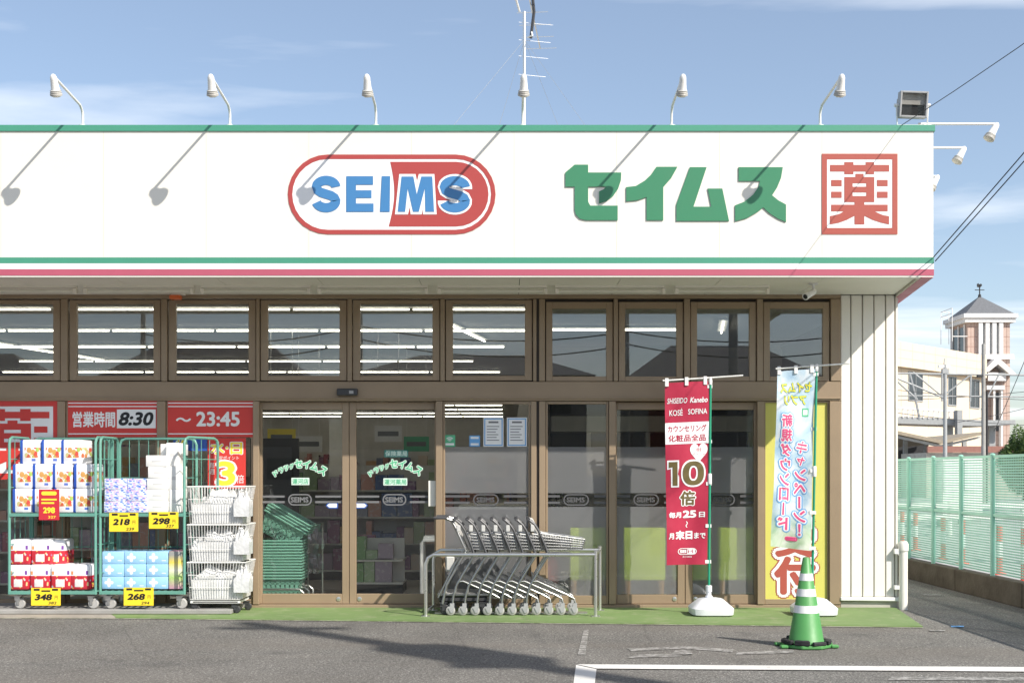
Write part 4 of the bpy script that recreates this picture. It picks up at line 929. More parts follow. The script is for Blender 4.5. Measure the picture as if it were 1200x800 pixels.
def pack_proto(name, kind, w, d, h, soft=0.012):
    g_ = MB().box(-w / 2, w / 2, -d / 2, d / 2, 0, h)
    o = g_.build(name, 'pack_' + kind, None, bevel=soft, seg=2, smooth=True)
    return o
def place(proto, first, loc, label, cat, group, rz=0.0):
    o = proto if first else proto.copy()
    if not first: col.objects.link(o)
    o.location = loc; o.rotation_euler.z = rz + random.uniform(-0.07, 0.07)
    return tag(o, label, cat, group)
def rows(proto, spec, cat, group, lab):
    first = True
    for r_i, (v_bot, us) in enumerate(spec):
        for c_i, (u, dy_) in enumerate(us):
            y = GP + dy_
            place(proto, first, (X(u, y), y + 0.16, Z(v_bot, y)), lab(r_i, c_i, len(us)), cat, group); first = False
            if proto.name.startswith('tissue_pack'): pass
pos = lambda c, n: ['leftmost', 'second from left', 'third from left', 'rightmost'][c if c < n - 1 else 3] if n > 1 else 'only'
s1, s2 = 1 / 122.0, 1 / 122.0
pb = pack_proto('paper_pack', 'blue', 23.5 / 122, 0.30, 28.5 / 122, 0.018)
rows(pb, [(600.5, [(25.5, 0), (49, 0), (73, 0), (97, 0)]), (572, [(25.5, 0), (49, 0), (73, 0), (97, 0)]), (543.5, [(35, 0.02), (59, 0.02), (83, 0.02)])], 'paper pack', 'blue and white paper packs',
     lambda r, c, n: '%s blue-edged white paper pack in the %s row on the upper cage shelf' % (pos(c, n), ['bottom', 'middle', 'top'][r]))
pr = pack_proto('toilet_paper_pack', 'red', 23.5 / 122, 0.30, 29.5 / 122, 0.022)
rows(pr, [(691, [(22.5, 0), (46, 0), (70, 0), (94, 0)]), (661.5, [(23, 0.0), (47, 0.02), (63, 0.10)])], 'paper pack', 'red and white paper packs',
     lambda r, c, n: '%s red-white paper pack, %s row at the foot of the left cage' % (pos(c, n), ['lower', 'upper'][r]))
ps = pack_proto('tissue_box', 'spots', 25 / 122, 0.26, 13 / 122, 0.006)
rows(ps, [(600.3, [(133, 0), (158.5, 0)]), (587, [(133, 0), (158.5, 0)]), (573.5, [(133, 0), (161, 0.03)])], 'tissue box', 'blue spotted tissue boxes',
     lambda r, c, n: '%s blue-spotted tissue box in the %s layer on the right cage shelf' % (['left', 'right'][c], ['bottom', 'middle', 'top'][r]))
pw = pack_proto('white_carton', 'plain', 25 / 122, 0.24, 13.2 / 122, 0.004)
rows(pw, [(600.3, [(183.5, 0)]), (587, [(183.5, 0)]), (573.5, [(183.5, 0)]), (560, [(184, 0)]), (546.5, [(182.5, 0)]), (533, [(199, 0.12)])], 'carton', 'white cartons on the cage shelf',
     lambda r, c, n: 'white carton, %s layer of the stack above the 298 tag' % ['lowest', 'second', 'third', 'fourth', 'fifth', 'topmost'][r])
pv = pack_proto('white_carton', 'plain', 13.5 / 122, 0.24, 27 / 122, 0.004)
rows(pv, [(600.3, [(203.5, 0.01)]), (573, [(203, 0.01)]), (545.6, [(200, 0.03)])], 'carton', 'white cartons on the cage shelf', lambda r, c, n: 'upright white carton on the right of the cage shelf, %s one' % ['lower', 'upper', 'topmost'][r])
pf = pack_proto('tissue_pack', 'flower', 25.4 / 122, 0.28, 14.6 / 122, 0.008)
def flower(par, x):
    m = MB(); cx, cz = x, 0.062
    pts = [(cx + (0.020 + 0.024 * abs(math.cos(2 * a))) * math.cos(a), cz + (0.020 + 0.024 * abs(math.cos(2 * a))) * math.sin(a)) for a in [2 * math.pi * i / 32 for i in range(32)]]
    o = flat(m, pts, -0.1405).build('flower_print', 'white', None, fix=False); o.parent = par
    m = MB(); m.sheet(0.045, 0.085, 0.028, 0.036, -0.1405); o = m.build('caption_print', 'white', None, fix=False); o.parent = par
flower(pf, -0.035)
first = True
for r_i, vb in enumerate((690, 675.2, 660.5)):
    for c_i, u in enumerate((131.5, 157.5, 183.5)):
        o = pf if first else copy_tree(pf); first = False
        o.location = (X(u, GP), GP + 0.16, Z(vb, GP)); o.rotation_euler.z = random.uniform(-0.02, 0.02)
        tag(o, '%s pale blue flower-print tissue pack in the %s layer above the 268 tag' % (['left', 'middle', 'right'][c_i], ['bottom', 'middle', 'top'][r_i]), 'tissue pack', 'pale blue tissue packs')
pmx = pack_proto('detergent_refill', 'mixed', 15 / 122, 0.2, 44 / 122, 0.008)
place(pmx, True, (X(204, GP), GP + 0.12, Z(690, GP)), 'tall stack of multicoloured refill packs right of the pale blue tissue packs', 'refill pack', None)
def tagcard(u0, v0, u1, v1, mat, big, small, label):
    y = CYF - 0.022; x0, x1, z0, z1 = rect(u0, v0, u1, v1, y)
    t = thing('price_card', label, 'price card', ((x0 + x1) / 2, y, z0), 'price cards on the roll cages')
    MB().box(x0, x1, y, y + 0.002, z0, z1).build('card', mat, t); yy = y - 0.0008; w = u1 - u0
    if mat == 'tag_yellow':
        m = MB(); txt(m, big, rect(u0 + 4, v0 + 7, u0 + w * 0.72, v0 + 14.5, y), yy, bold=0.05, slant=0.15); txt(m, small, rect(u0 + w * 0.58, v1 - 4.6, u0 + w * 0.86, v1 - 1.4, y), yy, bold=0.02, slant=0.15); txt(m, '円', rect(u0 + w * 0.80, v0 + 9, u0 + w * 0.90, v0 + 13, y), yy)
        m.sheet(*rect(u0 + 3, v0 + 0.8, u0 + 10, v0 + 3.2, y), yy); m.sheet(*rect(u1 - 10, v0 + 0.8, u1 - 3, v0 + 3.2, y), yy); m.sheet(*rect(u0 + 12, v0 + 2.6, u1 - 12, v0 + 4.4, y), yy)
        m.build('lettering', 'black', t, fix=False)
    else:
        m = MB(); txt(m, big, rect(u0 + 5, v0 + 21, u1 - 5, v0 + 28, y), yy, bold=0.05); txt(m, small, rect(u0 + 11, v1 - 5, u1 - 4, v1 - 2, y), yy, bold=0.02)
        m.sheet(*rect(u0 + 3, v0 + 11, u1 - 3, v0 + 13, y), yy); m.sheet(*rect(u0 + 3, v0 + 15, u1 - 6, v0 + 17, y), yy)
        flat(m, capsule(*rect(u0 + 3, v0 + 2.5, u1 - 3, v0 + 7, y)), yy); m.build('lettering', 'yellow_print', t, fix=False)
tagcard(45.5, 573, 69.5, 609, 'tag_red', '298', '327', 'dark red price card reading 298 hanging in front of the blue-edged packs')
tagcard(36.5, 688.5, 71, 709, 'tag_yellow', '348', '382', 'yellow price card reading 348 at the foot of the left cage')
tagcard(128, 600.5, 162, 622.5, 'tag_yellow', '218', '239', 'yellow price card reading 218 under the blue-spotted tissue boxes')
tagcard(174.5, 599.5, 209, 619, 'tag_yellow', '298', '327', 'yellow price card reading 298 under the white cartons')
tagcard(145, 688, 180, 709, 'tag_yellow', '268', '294', 'yellow price card reading 268 at the foot of the right cage')

# white wire baskets stacked beside the cages, each with a white bag in it
def blob_bag(x0, x1, y0, y1, z0, z1, seed):
    m = MB(); rnd = random.Random(seed); nx, ny = 12, 8; top = {}
    for i in range(nx + 1):
        for j in range(ny + 1):
            e = min(i, nx - i, 3) / 3 * min(1, (min(j, ny - j) + 1) / 3)
            top[i, j] = (x0 + (x1 - x0) * i / nx, y0 + (y1 - y0) * j / ny, z0 + (z1 - z0) * (0.45 + 0.4 * e + rnd.uniform(-0.14, 0.16)))
    idx = {}
    for k, p in top.items(): idx[k] = len(m.v); m.v.append(p)
    for i in range(nx):
        for j in range(ny): m.f.append((idx[i, j], idx[i + 1, j], idx[i + 1, j + 1], idx[i, j + 1]))
    rim = [(i, 0) for i in range(nx)] + [(nx, j) for j in range(ny)] + [(i, ny) for i in range(nx, 0, -1)] + [(0, j) for j in range(ny, 0, -1)]
    lo = []
    for k in rim: lo.append(len(m.v)); m.v.append((top[k][0] * 0.97 + (x0 + x1) * 0.015, top[k][1], z0))
    for a in range(len(rim)): b = (a + 1) % len(rim); m.f.append((idx[rim[a]], lo[a], lo[b], idx[rim[b]]))
    m.f.append(tuple(lo)); return m
by = -0.58; bx0, bx1 = X(223, by), X(281, by)
t = thing('basket_dolly', 'low white wheeled frame under the three white wire baskets', 'dolly', ((bx0 + bx1) / 2, by + 0.2, 0.017))
MB().frame(bx0, bx1, 0.115, 0.135, by, by + 0.4, 0.02, 0.02, 0.004, 0.004).build('frame', 'metal_white', t)
for xx in (bx0 + 0.04, bx1 - 0.05, bx1 + 0.0):
    a, b = MB(), MB(); caster(a, b, xx, by + (0.04 if xx < bx1 - 0.01 else 0.3), 0.0175, 0.035); f = a.build('caster', 'dark_plastic', t); b.build('wheel', 'dark_plastic', f, smooth=True)
for i, (zb, zt) in enumerate(((Z(702, by), Z(658.5, by)), (Z(657.5, by), Z(614.5, by)), (Z(613.5, by), Z(570, by)))):
    lab = ['lowest', 'middle', 'topmost'][i] + ' of three stacked white wire baskets filled with a white bag'
    t = thing('wire_basket', lab, 'wire basket', ((bx0 + bx1) / 2, by + 0.2, zb), 'stacked white wire baskets')
    tp, yb = 0.035, by + 0.42
    T = [(bx0 - tp * 0.6, by - 0.03), (bx1 + tp * 1.7, by - 0.03), (bx1 + tp * 1.7, yb), (bx0 - tp * 0.6, yb)]; B = [(bx0, by), (bx1, by), (bx1, yb - 0.03), (bx0, yb - 0.03)]
    MB().tube([(a, b, zt) for a, b in T], 0.006, 6, closed=True).build('rim', 'metal_white', t)
    m = MB()
    for k in range(4):
        l = (k + 1) % 4; n = 20 if k % 2 == 0 else 10
        for q in range(n + 1):
            f = q / n; m.rod((T[k][0] + (T[l][0] - T[k][0]) * f, T[k][1] + (T[l][1] - T[k][1]) * f, zt), (B[k][0] + (B[l][0] - B[k][0]) * f, B[k][1] + (B[l][1] - B[k][1]) * f, zb), 0.0028)
        for z in (0.0, 0.33, 0.66):
            g2 = lambda c: (B[c][0] + (T[c][0] - B[c][0]) * z, B[c][1] + (T[c][1] - B[c][1]) * z, zb + (zt - zb) * z)
            m.rod(g2(k), g2(l), 0.0035)
    for q in range(8): xx = bx0 + (bx1 - bx0) * q / 7; m.rod((xx, by, zb), (xx, yb - 0.03, zb), 0.003)
    m.build('wires', 'metal_white', t)
    blob_bag(bx0 + 0.012, bx1 + 0.03, by + 0.012, yb - 0.05, zb + 0.006, zb + (zt - zb) * 0.95, i).build('bag', 'bag_white', t, smooth=True)
    blob_bag(bx1 - 0.05, bx1 + 0.10, by - 0.045, by + 0.12, zb + 0.07, zb + (zt - zb) * 0.95, i + 9).build('bag', 'bag_white', t, smooth=True)
# ------------------------------------------------------------------ nested shopping trolleys in their rack
RYF, RYB = -0.80, -0.30
t = thing('trolley_rack', 'stainless pipe rack holding the row of shopping trolleys', 'rack', (X(600, -0.6), -0.55, 0.016))
for yy, (ua, ub) in ((RYF, (499, 698)), (RYB, (508, 703))):
    x0, x1 = X(ua, yy), X(ub, yy); zt = Z(649.5, RYF) if yy == RYF else Z(644, RYB)
    MB().tube([(x0, yy, 0.017), (x0, yy, zt - 0.09), (x0 + 0.02, yy, zt - 0.03), (x0 + 0.07, yy, zt), (x1, yy, zt)], 0.0165, 10).build('rail', 'steel', t, smooth=True)
    MB().tube([(x1, yy, 0.017), (x1, yy, zt + 0.02)], 0.0165, 10).build('post', 'steel', t, smooth=True)
    MB().lathe([(0.02, zt + 0.0205), (0.02, zt + 0.035), (0.008, zt + 0.042)], (x1, yy, 0), 10).build('cap', 'steel', t, smooth=True)
    MB().box(x0 - 0.04, x0 + 0.04, yy - 0.035, yy + 0.035, 0.0165, 0.022).build('foot', 'steel', t); MB().box(x1 - 0.04, x1 + 0.04, yy - 0.035, yy + 0.035, 0.0165, 0.022).build('foot', 'steel', t)
MB().tube([(X(499, RYF), RYF, 0.06), (X(508, RYB), RYB, 0.06)], 0.012, 8).build('crossbar', 'steel', t); MB().tube([(X(698, RYF), RYF, Z(649.5, RYF)), (X(703, RYB), RYB, Z(644, RYB))], 0.014, 8).build('crossbar', 'steel', t)
MB().box(X(508, RYF), X(690, RYF), -0.6, -0.5, 0.0165, 0.028).build('guide_plate', 'steel', t)
G0 = 0.017
M['seat_plastic'] = pm('seat_plastic', (0.55, 0.54, 0.51), 0.45, var=0.08)
def trolley(ux, label, seat=False):
    y0 = -0.55; x = X(ux, -0.72); w = 0.17
    t = thing('shopping_trolley', label, 'shopping trolley', (x, y0, G0), 'nested shopping trolleys')
    for s in (-1, 1):
        yy = y0 + s * w
        MB().tube([(x + 0.012, yy, 0.13), (x + 0.02, yy, 0.2), (x + 0.05, yy, 0.30), (x + 0.12, yy, 0.42), (x + 0.205, yy, 0.56), (x + 0.213, yy, 0.585)], 0.0115, 8).build('leg', 'chrome', t, smooth=True)
        MB().tube([(x + 0.213, yy, 0.585), (x + 0.19, yy, 0.66), (x + 0.125, yy, 0.81), (x + 0.09, yy, 0.865), (x + 0.03, yy, 0.915)], 0.0125, 8).build('arm', 'arm_grey', t, smooth=True)
        MB().tube([(x + 0.06, yy, 0.33), (x + 0.11, yy, 0.335), (x + 0.40, yy * 0.999 + s * -0.02, 0.205), (x + 0.46, yy + s * -0.02, 0.17), (x + 0.47, yy + s * -0.02, 0.12)], 0.009, 8).build('lower_rail', 'chrome', t, smooth=True)
        for xx, yq in ((x + 0.0, yy), (x + 0.46, yy - s * 0.02)):
            a, b = MB(), MB(); r = 0.044
            a.box(xx - 0.012, xx + 0.026, yq - 0.02, yq + 0.02, G0 + r * 1.5, G0 + r * 2.55)
            for q in (-1, 1): a.prism([(xx - 0.03, G0 + 0.07), (xx - 0.004, G0 + 0.022), (xx + 0.018, G0 + 0.03), (xx + 0.026, G0 + 0.075), (xx, G0 + 0.1)], yq + q * 0.019, yq + q * 0.022)
            b.lathe([(r * 0.8, -0.015), (r, -0.009), (r, 0.009), (r * 0.8, 0.015)], mx=Matrix.Translation((xx - 0.008, yq, G0 + r)) @ Matrix.Rotation(R(90), 4, 'X'), n=14)
            f = a.build('caster', 'grey_plastic', t); b.build('wheel', 'tyre_grey', f, smooth=True)
    MB().tube([(x + 0.03, y0 - w - 0.012, 0.915), (x + 0.03, y0 + w + 0.012, 0.915)], 0.017, 10).build('handle', 'dark_plastic', t, smooth=True)
    MB().tube([(x + 0.20, y0 - w, 0.6), (x + 0.20, y0 + w, 0.6)], 0.008, 6).build('cross_tube', 'chrome', t); MB().tube([(x + 0.11, y0 - w, 0.335), (x + 0.11, y0 + w, 0.335)], 0.008, 6).build('cross_tube', 'chrome', t)
    # wire basket, lower towards the nose
    m = MB(); A = (x + 0.13, 0.785, 0.175); Bq = (x + 0.56, 0.725, 0.14); zb = (0.635, 0.63)
    for s in (-1, 1):
        for f in (0, 0.2, 0.4, 0.6, 0.8, 1):
            z0, z1 = zb[0] + (A[1] - zb[0]) * f, zb[1] + (Bq[1] - zb[1]) * f
            m.tube([(A[0] + 0.05 * (1 - f), y0 + s * A[2] * (0.9 + 0.1 * f), z0), (Bq[0] - 0.02 * (1 - f), y0 + s * Bq[2] * (0.9 + 0.1 * f), z1)], 0.0055 if f == 1 else 0.0034, 5)
        for k in range(19):
            f = k / 18; xx = A[0] + (Bq[0] - A[0]) * f; yy = y0 + s * (A[2] + (Bq[2] - A[2]) * f); m.rod((xx + 0.03 * (1 - f), yy - s * 0.015, zb[0]), (xx, yy, A[1] + (Bq[1] - A[1]) * f), 0.003)
    for k in range(7):
        yy = y0 + Bq[2] * (-1 + 2 * k / 6); m.rod((Bq[0] - 0.02, yy * 1.0, zb[1]), (Bq[0], yy, Bq[1]), 0.0024); m.rod((A[0] + 0.05, yy, zb[0]), (Bq[0] - 0.02, yy, zb[1]), 0.0024)
    m.rod((Bq[0], y0 - Bq[2], Bq[1]), (Bq[0], y0 + Bq[2], Bq[1]), 0.0045); m.rod((Bq[0] - 0.02, y0 - Bq[2], zb[1]), (Bq[0] - 0.02, y0 + Bq[2], zb[1]), 0.004)
    m.build('basket', 'chrome', t)
    m = MB()
    for k in range(5): yy = y0 - 0.12 + 0.06 * k; m.rod((x + 0.11, yy, 0.335), (x + 0.43, yy, 0.2), 0.0035)
    for k in range(3): m.rod((x + 0.18 + 0.1 * k, y0 - w, 0.305 - 0.042 * k), (x + 0.18 + 0.1 * k, y0 + w, 0.305 - 0.042 * k), 0.0035)
    m.build('lower_rack', 'chrome', t)
    MB().box(-0.006, 0.006, -0.135, 0.135, -0.075, 0.075, Matrix.Translation((x + 0.165, y0, 0.72)) @ Matrix.Rotation(R(-14), 4, 'Y')).build('seat_flap', 'grey_plastic', t, bevel=0.004)
    MB().box(x + 0.05, x + 0.085, y0 - 0.205, y0 - 0.182, 0.80, 0.86).build('coin_lock', 'seat_plastic', t, bevel=0.004)
    m = MB()
    for k in range(6): yy = y0 - 0.15 + 0.06 * k; m.rod((x + 0.06, yy, 0.40), (x + 0.40, yy, 0.235), 0.0032); m.rod((x + 0.06, yy, 0.40), (x + 0.11, yy, 0.335), 0.0032)
    for k in range(4): m.rod((x + 0.08 + 0.1 * k, y0 - 0.15, 0.392 - 0.0485 * k), (x + 0.08 + 0.1 * k, y0 + 0.15, 0.392 - 0.0485 * k), 0.0032)
    m.build('lower_grid', 'chrome', t)
    if seat:
        p = [(x + 0.02, 0.93), (x + 0.075, 0.915), (x + 0.13, 0.80), (x + 0.30, 0.745), (x + 0.33, 0.725), (x + 0.10, 0.755), (x + 0.045, 0.87)]
        MB().prism(p, y0 - 0.14, y0 + 0.14).build('child_seat', 'seat_plastic', t, bevel=0.006)
    return t
NM = ['second', 'third', 'fourth', 'fifth', 'sixth', 'seventh', 'rightmost']
for i in range(7):
    trolley(529 + 14.4 * i, ('%s shopping trolley from the left in the nested row' % NM[i]) if i < 6 else 'rightmost shopping trolley of the nested row, with a grey child seat', i == 6)
# the odd trolley at the left end: white back panel, low platform
ux = 529; y0 = -0.5; x = X(ux - 13, -0.7)
t = thing('shopping_trolley', 'leftmost trolley in the rack, with a white back panel and low platform', 'shopping trolley', (x, y0, G0), 'nested shopping trolleys')
for s in (-1, 1):
    yy = y0 + s * 0.2
    MB().tube([(x + 0.02, yy, 0.12), (x + 0.06, yy, 0.3), (x + 0.24, yy, 0.62), (x + 0.13, yy, 0.86), (x + 0.10, yy, 0.905), (x + 0.04, yy, 0.925)], 0.0135, 8).build('side_frame', 'chrome', t, smooth=True)
    MB().tube([(x - 0.02, yy, 0.18), (x + 0.14, yy, 0.5), (x + 0.24, yy, 0.66)], 0.009, 8).build('brace', 'chrome', t, smooth=True)
    for xx in (x + 0.03, x + 0.40):
        a, b = MB(), MB(); caster(a, b, xx, yy - s * 0.03, G0, 0.048); f = a.build('caster', 'dark_plastic', t); b.build('wheel', 'dark_plastic', f, smooth=True)
MB().tube([(x - 0.06, y0 - 0.21, 0.925), (x + 0.05, y0 - 0.21, 0.928), (x + 0.05, y0 + 0.21, 0.928), (x - 0.06, y0 + 0.21, 0.925)], 0.015, 8).build('handle', 'dark_plastic', t, smooth=True)
mx = Matrix.Translation((x + 0.19, y0, 0.74)) @ Matrix.Rotation(R(-24), 4, 'Y')
MB().box(-0.015, 0.015, -0.17, 0.17, -0.16, 0.17, mx).build('back_panel', 'seat_plastic', t, bevel=0.008)
MB().box(x - 0.03, x + 0.46, y0 - 0.19, y0 + 0.19, 0.19, 0.225).build('platform', 'chrome', t, bevel=0.01); MB().box(x - 0.02, x + 0.44, y0 - 0.17, y0 + 0.17, 0.135, 0.188).build('box', 'dark_plastic', t, bevel=0.012)
MB().box(x + 0.05, x + 0.13, y0 - 0.16, y0 - 0.1, 0.42, 0.56).build('coin_lock', 'seat_plastic', t, bevel=0.01)

# ------------------------------------------------------------------ banners on poles
def flag(name, label, top_l, top_r, bot_l, bot_r, y, pole_u, amp, cloth, base_u, seedph, pole_top, pole_bot_u):
    """cloth bounded by four photo-measured corners hanging at distance y; returns thing and a mapper (s,t)->point"""
    bx = X(base_u, y)
    t = thing(name, label, 'banner', (bx, y, 0.016), 'banners on green poles')
    C = [(X(u, y), Z(v, y)) for u, v in (top_l, top_r, bot_l, bot_r)]
    def mp(s, q, off=0.0):
        x = (C[0][0] * (1 - s) + C[1][0] * s) * (1 - q) + (C[2][0] * (1 - s) + C[3][0] * s) * q
        z = (C[0][1] * (1 - s) + C[1][1] * s) * (1 - q) + (C[2][1] * (1 - s) + C[3][1] * s) * q
        w = amp * (math.sin(6.0 * q + 3 * s + seedph) * (1 - 0.7 * s) * min(1, q * 3) + 0.5 * math.sin(13 * q - 4 * s + seedph) * (1 - 0.6 * s)) + amp * 0.8 * math.sin(7 * s + 5 * q) * q
        return (x, y + 0.02 + w - off, z)
    m = MB(); nx, nz = 10, 36
    for j in range(nz + 1):
        for i in range(nx + 1): m.v.append(mp(i / nx, j / nz))
    for j in range(nz):
        for i in range(nx): a = j * (nx + 1) + i; m.f.append((a, a + 1, a + nx + 2, a + nx + 1))
    m.build('cloth', cloth, t, smooth=True, fix=False)
    pz = Z(pole_top, y); px0 = X(pole_bot_u, y); px1 = X(pole_u, y)
    MB().tube([(px0, y + 0.02, 0.10), (px1, y + 0.02, pz)], 0.012, 10).build('pole', 'pole_green', t, smooth=True)
    e0 = mp(0, 0); ext = 0.30
    MB().tube([(C[0][0] - 0.02, y + 0.02, C[0][1] + 0.022), (px1, y + 0.02, C[1][1] + 0.030), (px1 + ext, y - 0.02, C[1][1] + 0.048)], 0.0075, 8).build('crossbar', 'metal_white', t, smooth=True)
    MB().lathe([(0.016, pz - 0.04), (0.018, pz), (0.01, pz + 0.03)], (px1, y + 0.02, 0), 10).build('pole_cap', 'metal_white', t, smooth=True)
    for s in (0.04, 0.48, 0.9):
        p = mp(s, 0); MB().box(p[0] - 0.017, p[0] + 0.017, p[1] - 0.011, p[1] + 0.011, p[2] - 0.035, p[2] + 0.045).build('loop', 'metal_white', t, bevel=0.003)
    for q in (0.03, 0.33, 0.56, 0.79, 0.985):
        p = mp(1, q); f = (p[2] - 0.1) / (pz - 0.1); px = px0 + (px1 - px0) * f
        MB().box(min(p[0], px) - 0.02, max(p[0], px) + 0.018, p[1] - 0.004, p[1] + 0.004, p[2] - 0.016, p[2] + 0.016).build('loop', 'metal_white', t)
    MB().lathe([(0.018, pz * 0.56), (0.02, pz * 0.56 + 0.01), (0.02, pz * 0.56 + 0.09), (0.016, pz * 0.56 + 0.1)], (px0 + (px1 - px0) * 0.55, y + 0.02, 0), 10).build('pole_clamp', 'metal_white', t, smooth=True)
    MB().lathe([(0.17, 0.0165), (0.195, 0.03), (0.2, 0.085), (0.185, 0.10), (0.11, 0.165), (0.06, 0.175)], (bx, y, 0), 32, sq=5).build('water_tank', 'tank_white', t, smooth=True)
    MB().lathe([(0.035, 0.17), (0.035, 0.19), (0.024, 0.195), (0.024, 0.23), (0.03, 0.232), (0.03, 0.285), (0.02, 0.29)], (px0, y + 0.02, 0), 14).build('socket', 'tank_white', t, smooth=True)
    W, H = 0.45, 0.45 * (bot_l[1] - top_l[1]) / (top_r[0] - top_l[0])
    def put(nm, mat, fn, off):
        m = MB(); fn(m)            # fn draws in flag metres: x 0..1 (share of width), z 0..-1 (share of height)
        m.v = [mp(a, -c, off - b) for a, b, c in m.v]; return m.build(nm, mat, t, fix=False)
    return t, put
t, put = flag('advertising_banner', 'dark red cosmetics points banner reading 10 times on a green pole', (779.5, 448.5), (832, 446), (781.5, 662), (829, 661), -0.66, 833, 0.017, 'flag_red', 833, 0.4, 445.5, 831)
def patch(b, nx=8, nz=4):
    def f(m):
        x0, x1, z0, z1 = b
        for i in range(nx):
            for j in range(nz):
                a, c = x0 + (x1 - x0) * i / nx, x0 + (x1 - x0) * (i + 1) / nx; d, e = z0 + (z1 - z0) * j / nz, z0 + (z1 - z0) * (j + 1) / nz
                m.quad((a, 0, d), (c, 0, d), (c, 0, e), (a, 0, e))
    return f
L = lambda body, x0, x1, q0, q1, **kw: (lambda m: txt(m, body, (x0, x1, -q1, -q0), 0, **kw))
put('white_band', 'white', patch((0.0, 1.0, -0.338, -0.22)), 0.002)
put('lettering', 'white', L('SHISEIDO', 0.05, 0.50, 0.085, 0.115, slant=0.2, bold=0.01), 0.003); put('lettering', 'white', L('Kanebo', 0.56, 0.96, 0.085, 0.115, slant=0.25, bold=0.02), 0.003)
put('lettering', 'white', L('KOSÉ', 0.10, 0.40, 0.142, 0.182, bold=0.01), 0.003); put('lettering', 'white', L('SOFINA', 0.52, 0.95, 0.148, 0.178, bold=0.01), 0.003)
put('lettering', 'flag_red', L('カウンセリング', 0.06, 0.94, 0.235, 0.272, bold=0.02), 0.004); put('lettering', 'flag_red', L('化粧品全品', 0.07, 0.93, 0.287, 0.325, bold=0.02), 0.004)
def heart(m):
    p = []
    for i in range(40):
        a = 2 * math.pi * i / 40; p.append((0.77 + 0.205 * math.sin(a) ** 3, -0.385 + 0.205 * 0.246 * (13 * math.cos(a) - 5 * math.cos(2 * a) - 2 * math.cos(3 * a) - math.cos(4 * a)) / 13 - 0.0))
    flat(m, p, 0)
put('heart', 'white', heart, 0.003)
put('lettering', 'flag_red', L('増量', 0.70, 0.86, 0.362, 0.382), 0.004); put('lettering', 'flag_red', L('ポイント', 0.62, 0.92, 0.388, 0.405), 0.004)
def oval(cx, cz, rx, rz): return [(cx + rx * math.copysign(abs(math.cos(a)) ** 0.85, math.cos(a)), cz + rz * math.copysign(abs(math.sin(a)) ** 0.85, math.sin(a))) for a in [2 * math.pi * k / 40 for k in range(40)]]
def grown(p, g_):
    if not g_: return p
    return [(0.07 - g_ * 0.6, -0.435 + g_ * 0.15), (0.27 + g_ * 0.6, -0.435 + g_ * 0.15), (0.27 + g_ * 0.6, -0.565 - g_ * 0.15), (0.155 - g_ * 0.6, -0.565 - g_ * 0.15), (0.155 - g_ * 0.6, -0.463 - g_ * 0.15), (0.07 - g_ * 0.6, -0.468 - g_ * 0.15)]
for gr, mt, of in ((0.06, 'white', 0.003), (0, 'brown_print', 0.0045)):
    put('numeral', mt, lambda m: flat(m, grown([(0.07, -0.435), (0.27, -0.435), (0.27, -0.565), (0.155, -0.565), (0.155, -0.463), (0.07, -0.468)], gr), 0), of)
    put('numeral', mt, lambda m: ring(m, oval(0.645, -0.5, 0.255 + gr * 0.62, 0.066 + gr * 0.155), oval(0.645, -0.5, max(0.105 - gr * 0.62, 0.01), 0.041 - gr * 0.155), 0), of)
    put('lettering', mt, L('倍', 0.33, 0.70, 0.595, 0.675, bold=0.035, grow=gr), of)
put('lettering', 'white', L('毎月', 0.06, 0.36, 0.71, 0.742, bold=0.035), 0.003); put('lettering', 'white', L('25', 0.40, 0.73, 0.702, 0.744, bold=0.05), 0.003); put('lettering', 'white', L('日', 0.79, 0.93, 0.712, 0.742, bold=0.035), 0.003)
put('lettering', 'white', L('〜', 0.475, 0.525, 0.762, 0.797, rot=R(90), bold=0.02), 0.003)
put('lettering', 'white', L('月', 0.05, 0.18, 0.825, 0.858, bold=0.035), 0.003); put('lettering', 'white', L('末日', 0.22, 0.64, 0.812, 0.862, bold=0.055), 0.003); put('lettering', 'white', L('まで', 0.68, 0.95, 0.825, 0.858, bold=0.035), 0.003)
def capring(m): ring(m, capsule(0, 1, 0, 0.4), capsule(0.04, 0.96, 0.04, 0.36), 0); m.v = [(0.28 + a * 0.46, b, -0.945 + c * 0.09) for a, b, c in m.v]
put('capsule_print', 'white', capring, 0.003)
def caphalf(m): m.quad((0.51, 0, -0.94), (0.70, 0, -0.94), (0.70, 0, -0.914), (0.51, 0, -0.914))
put('capsule_print', 'white', caphalf, 0.003); put('lettering', 'white', L('SEI', 0.33, 0.49, 0.918, 0.936, bold=0.05), 0.003); put('lettering', 'flag_red', L('MS', 0.53, 0.66, 0.918, 0.936, bold=0.05), 0.004); put('lettering', 'white', L('東日本薬局', 0.40, 0.62, 0.952, 0.961), 0.003)

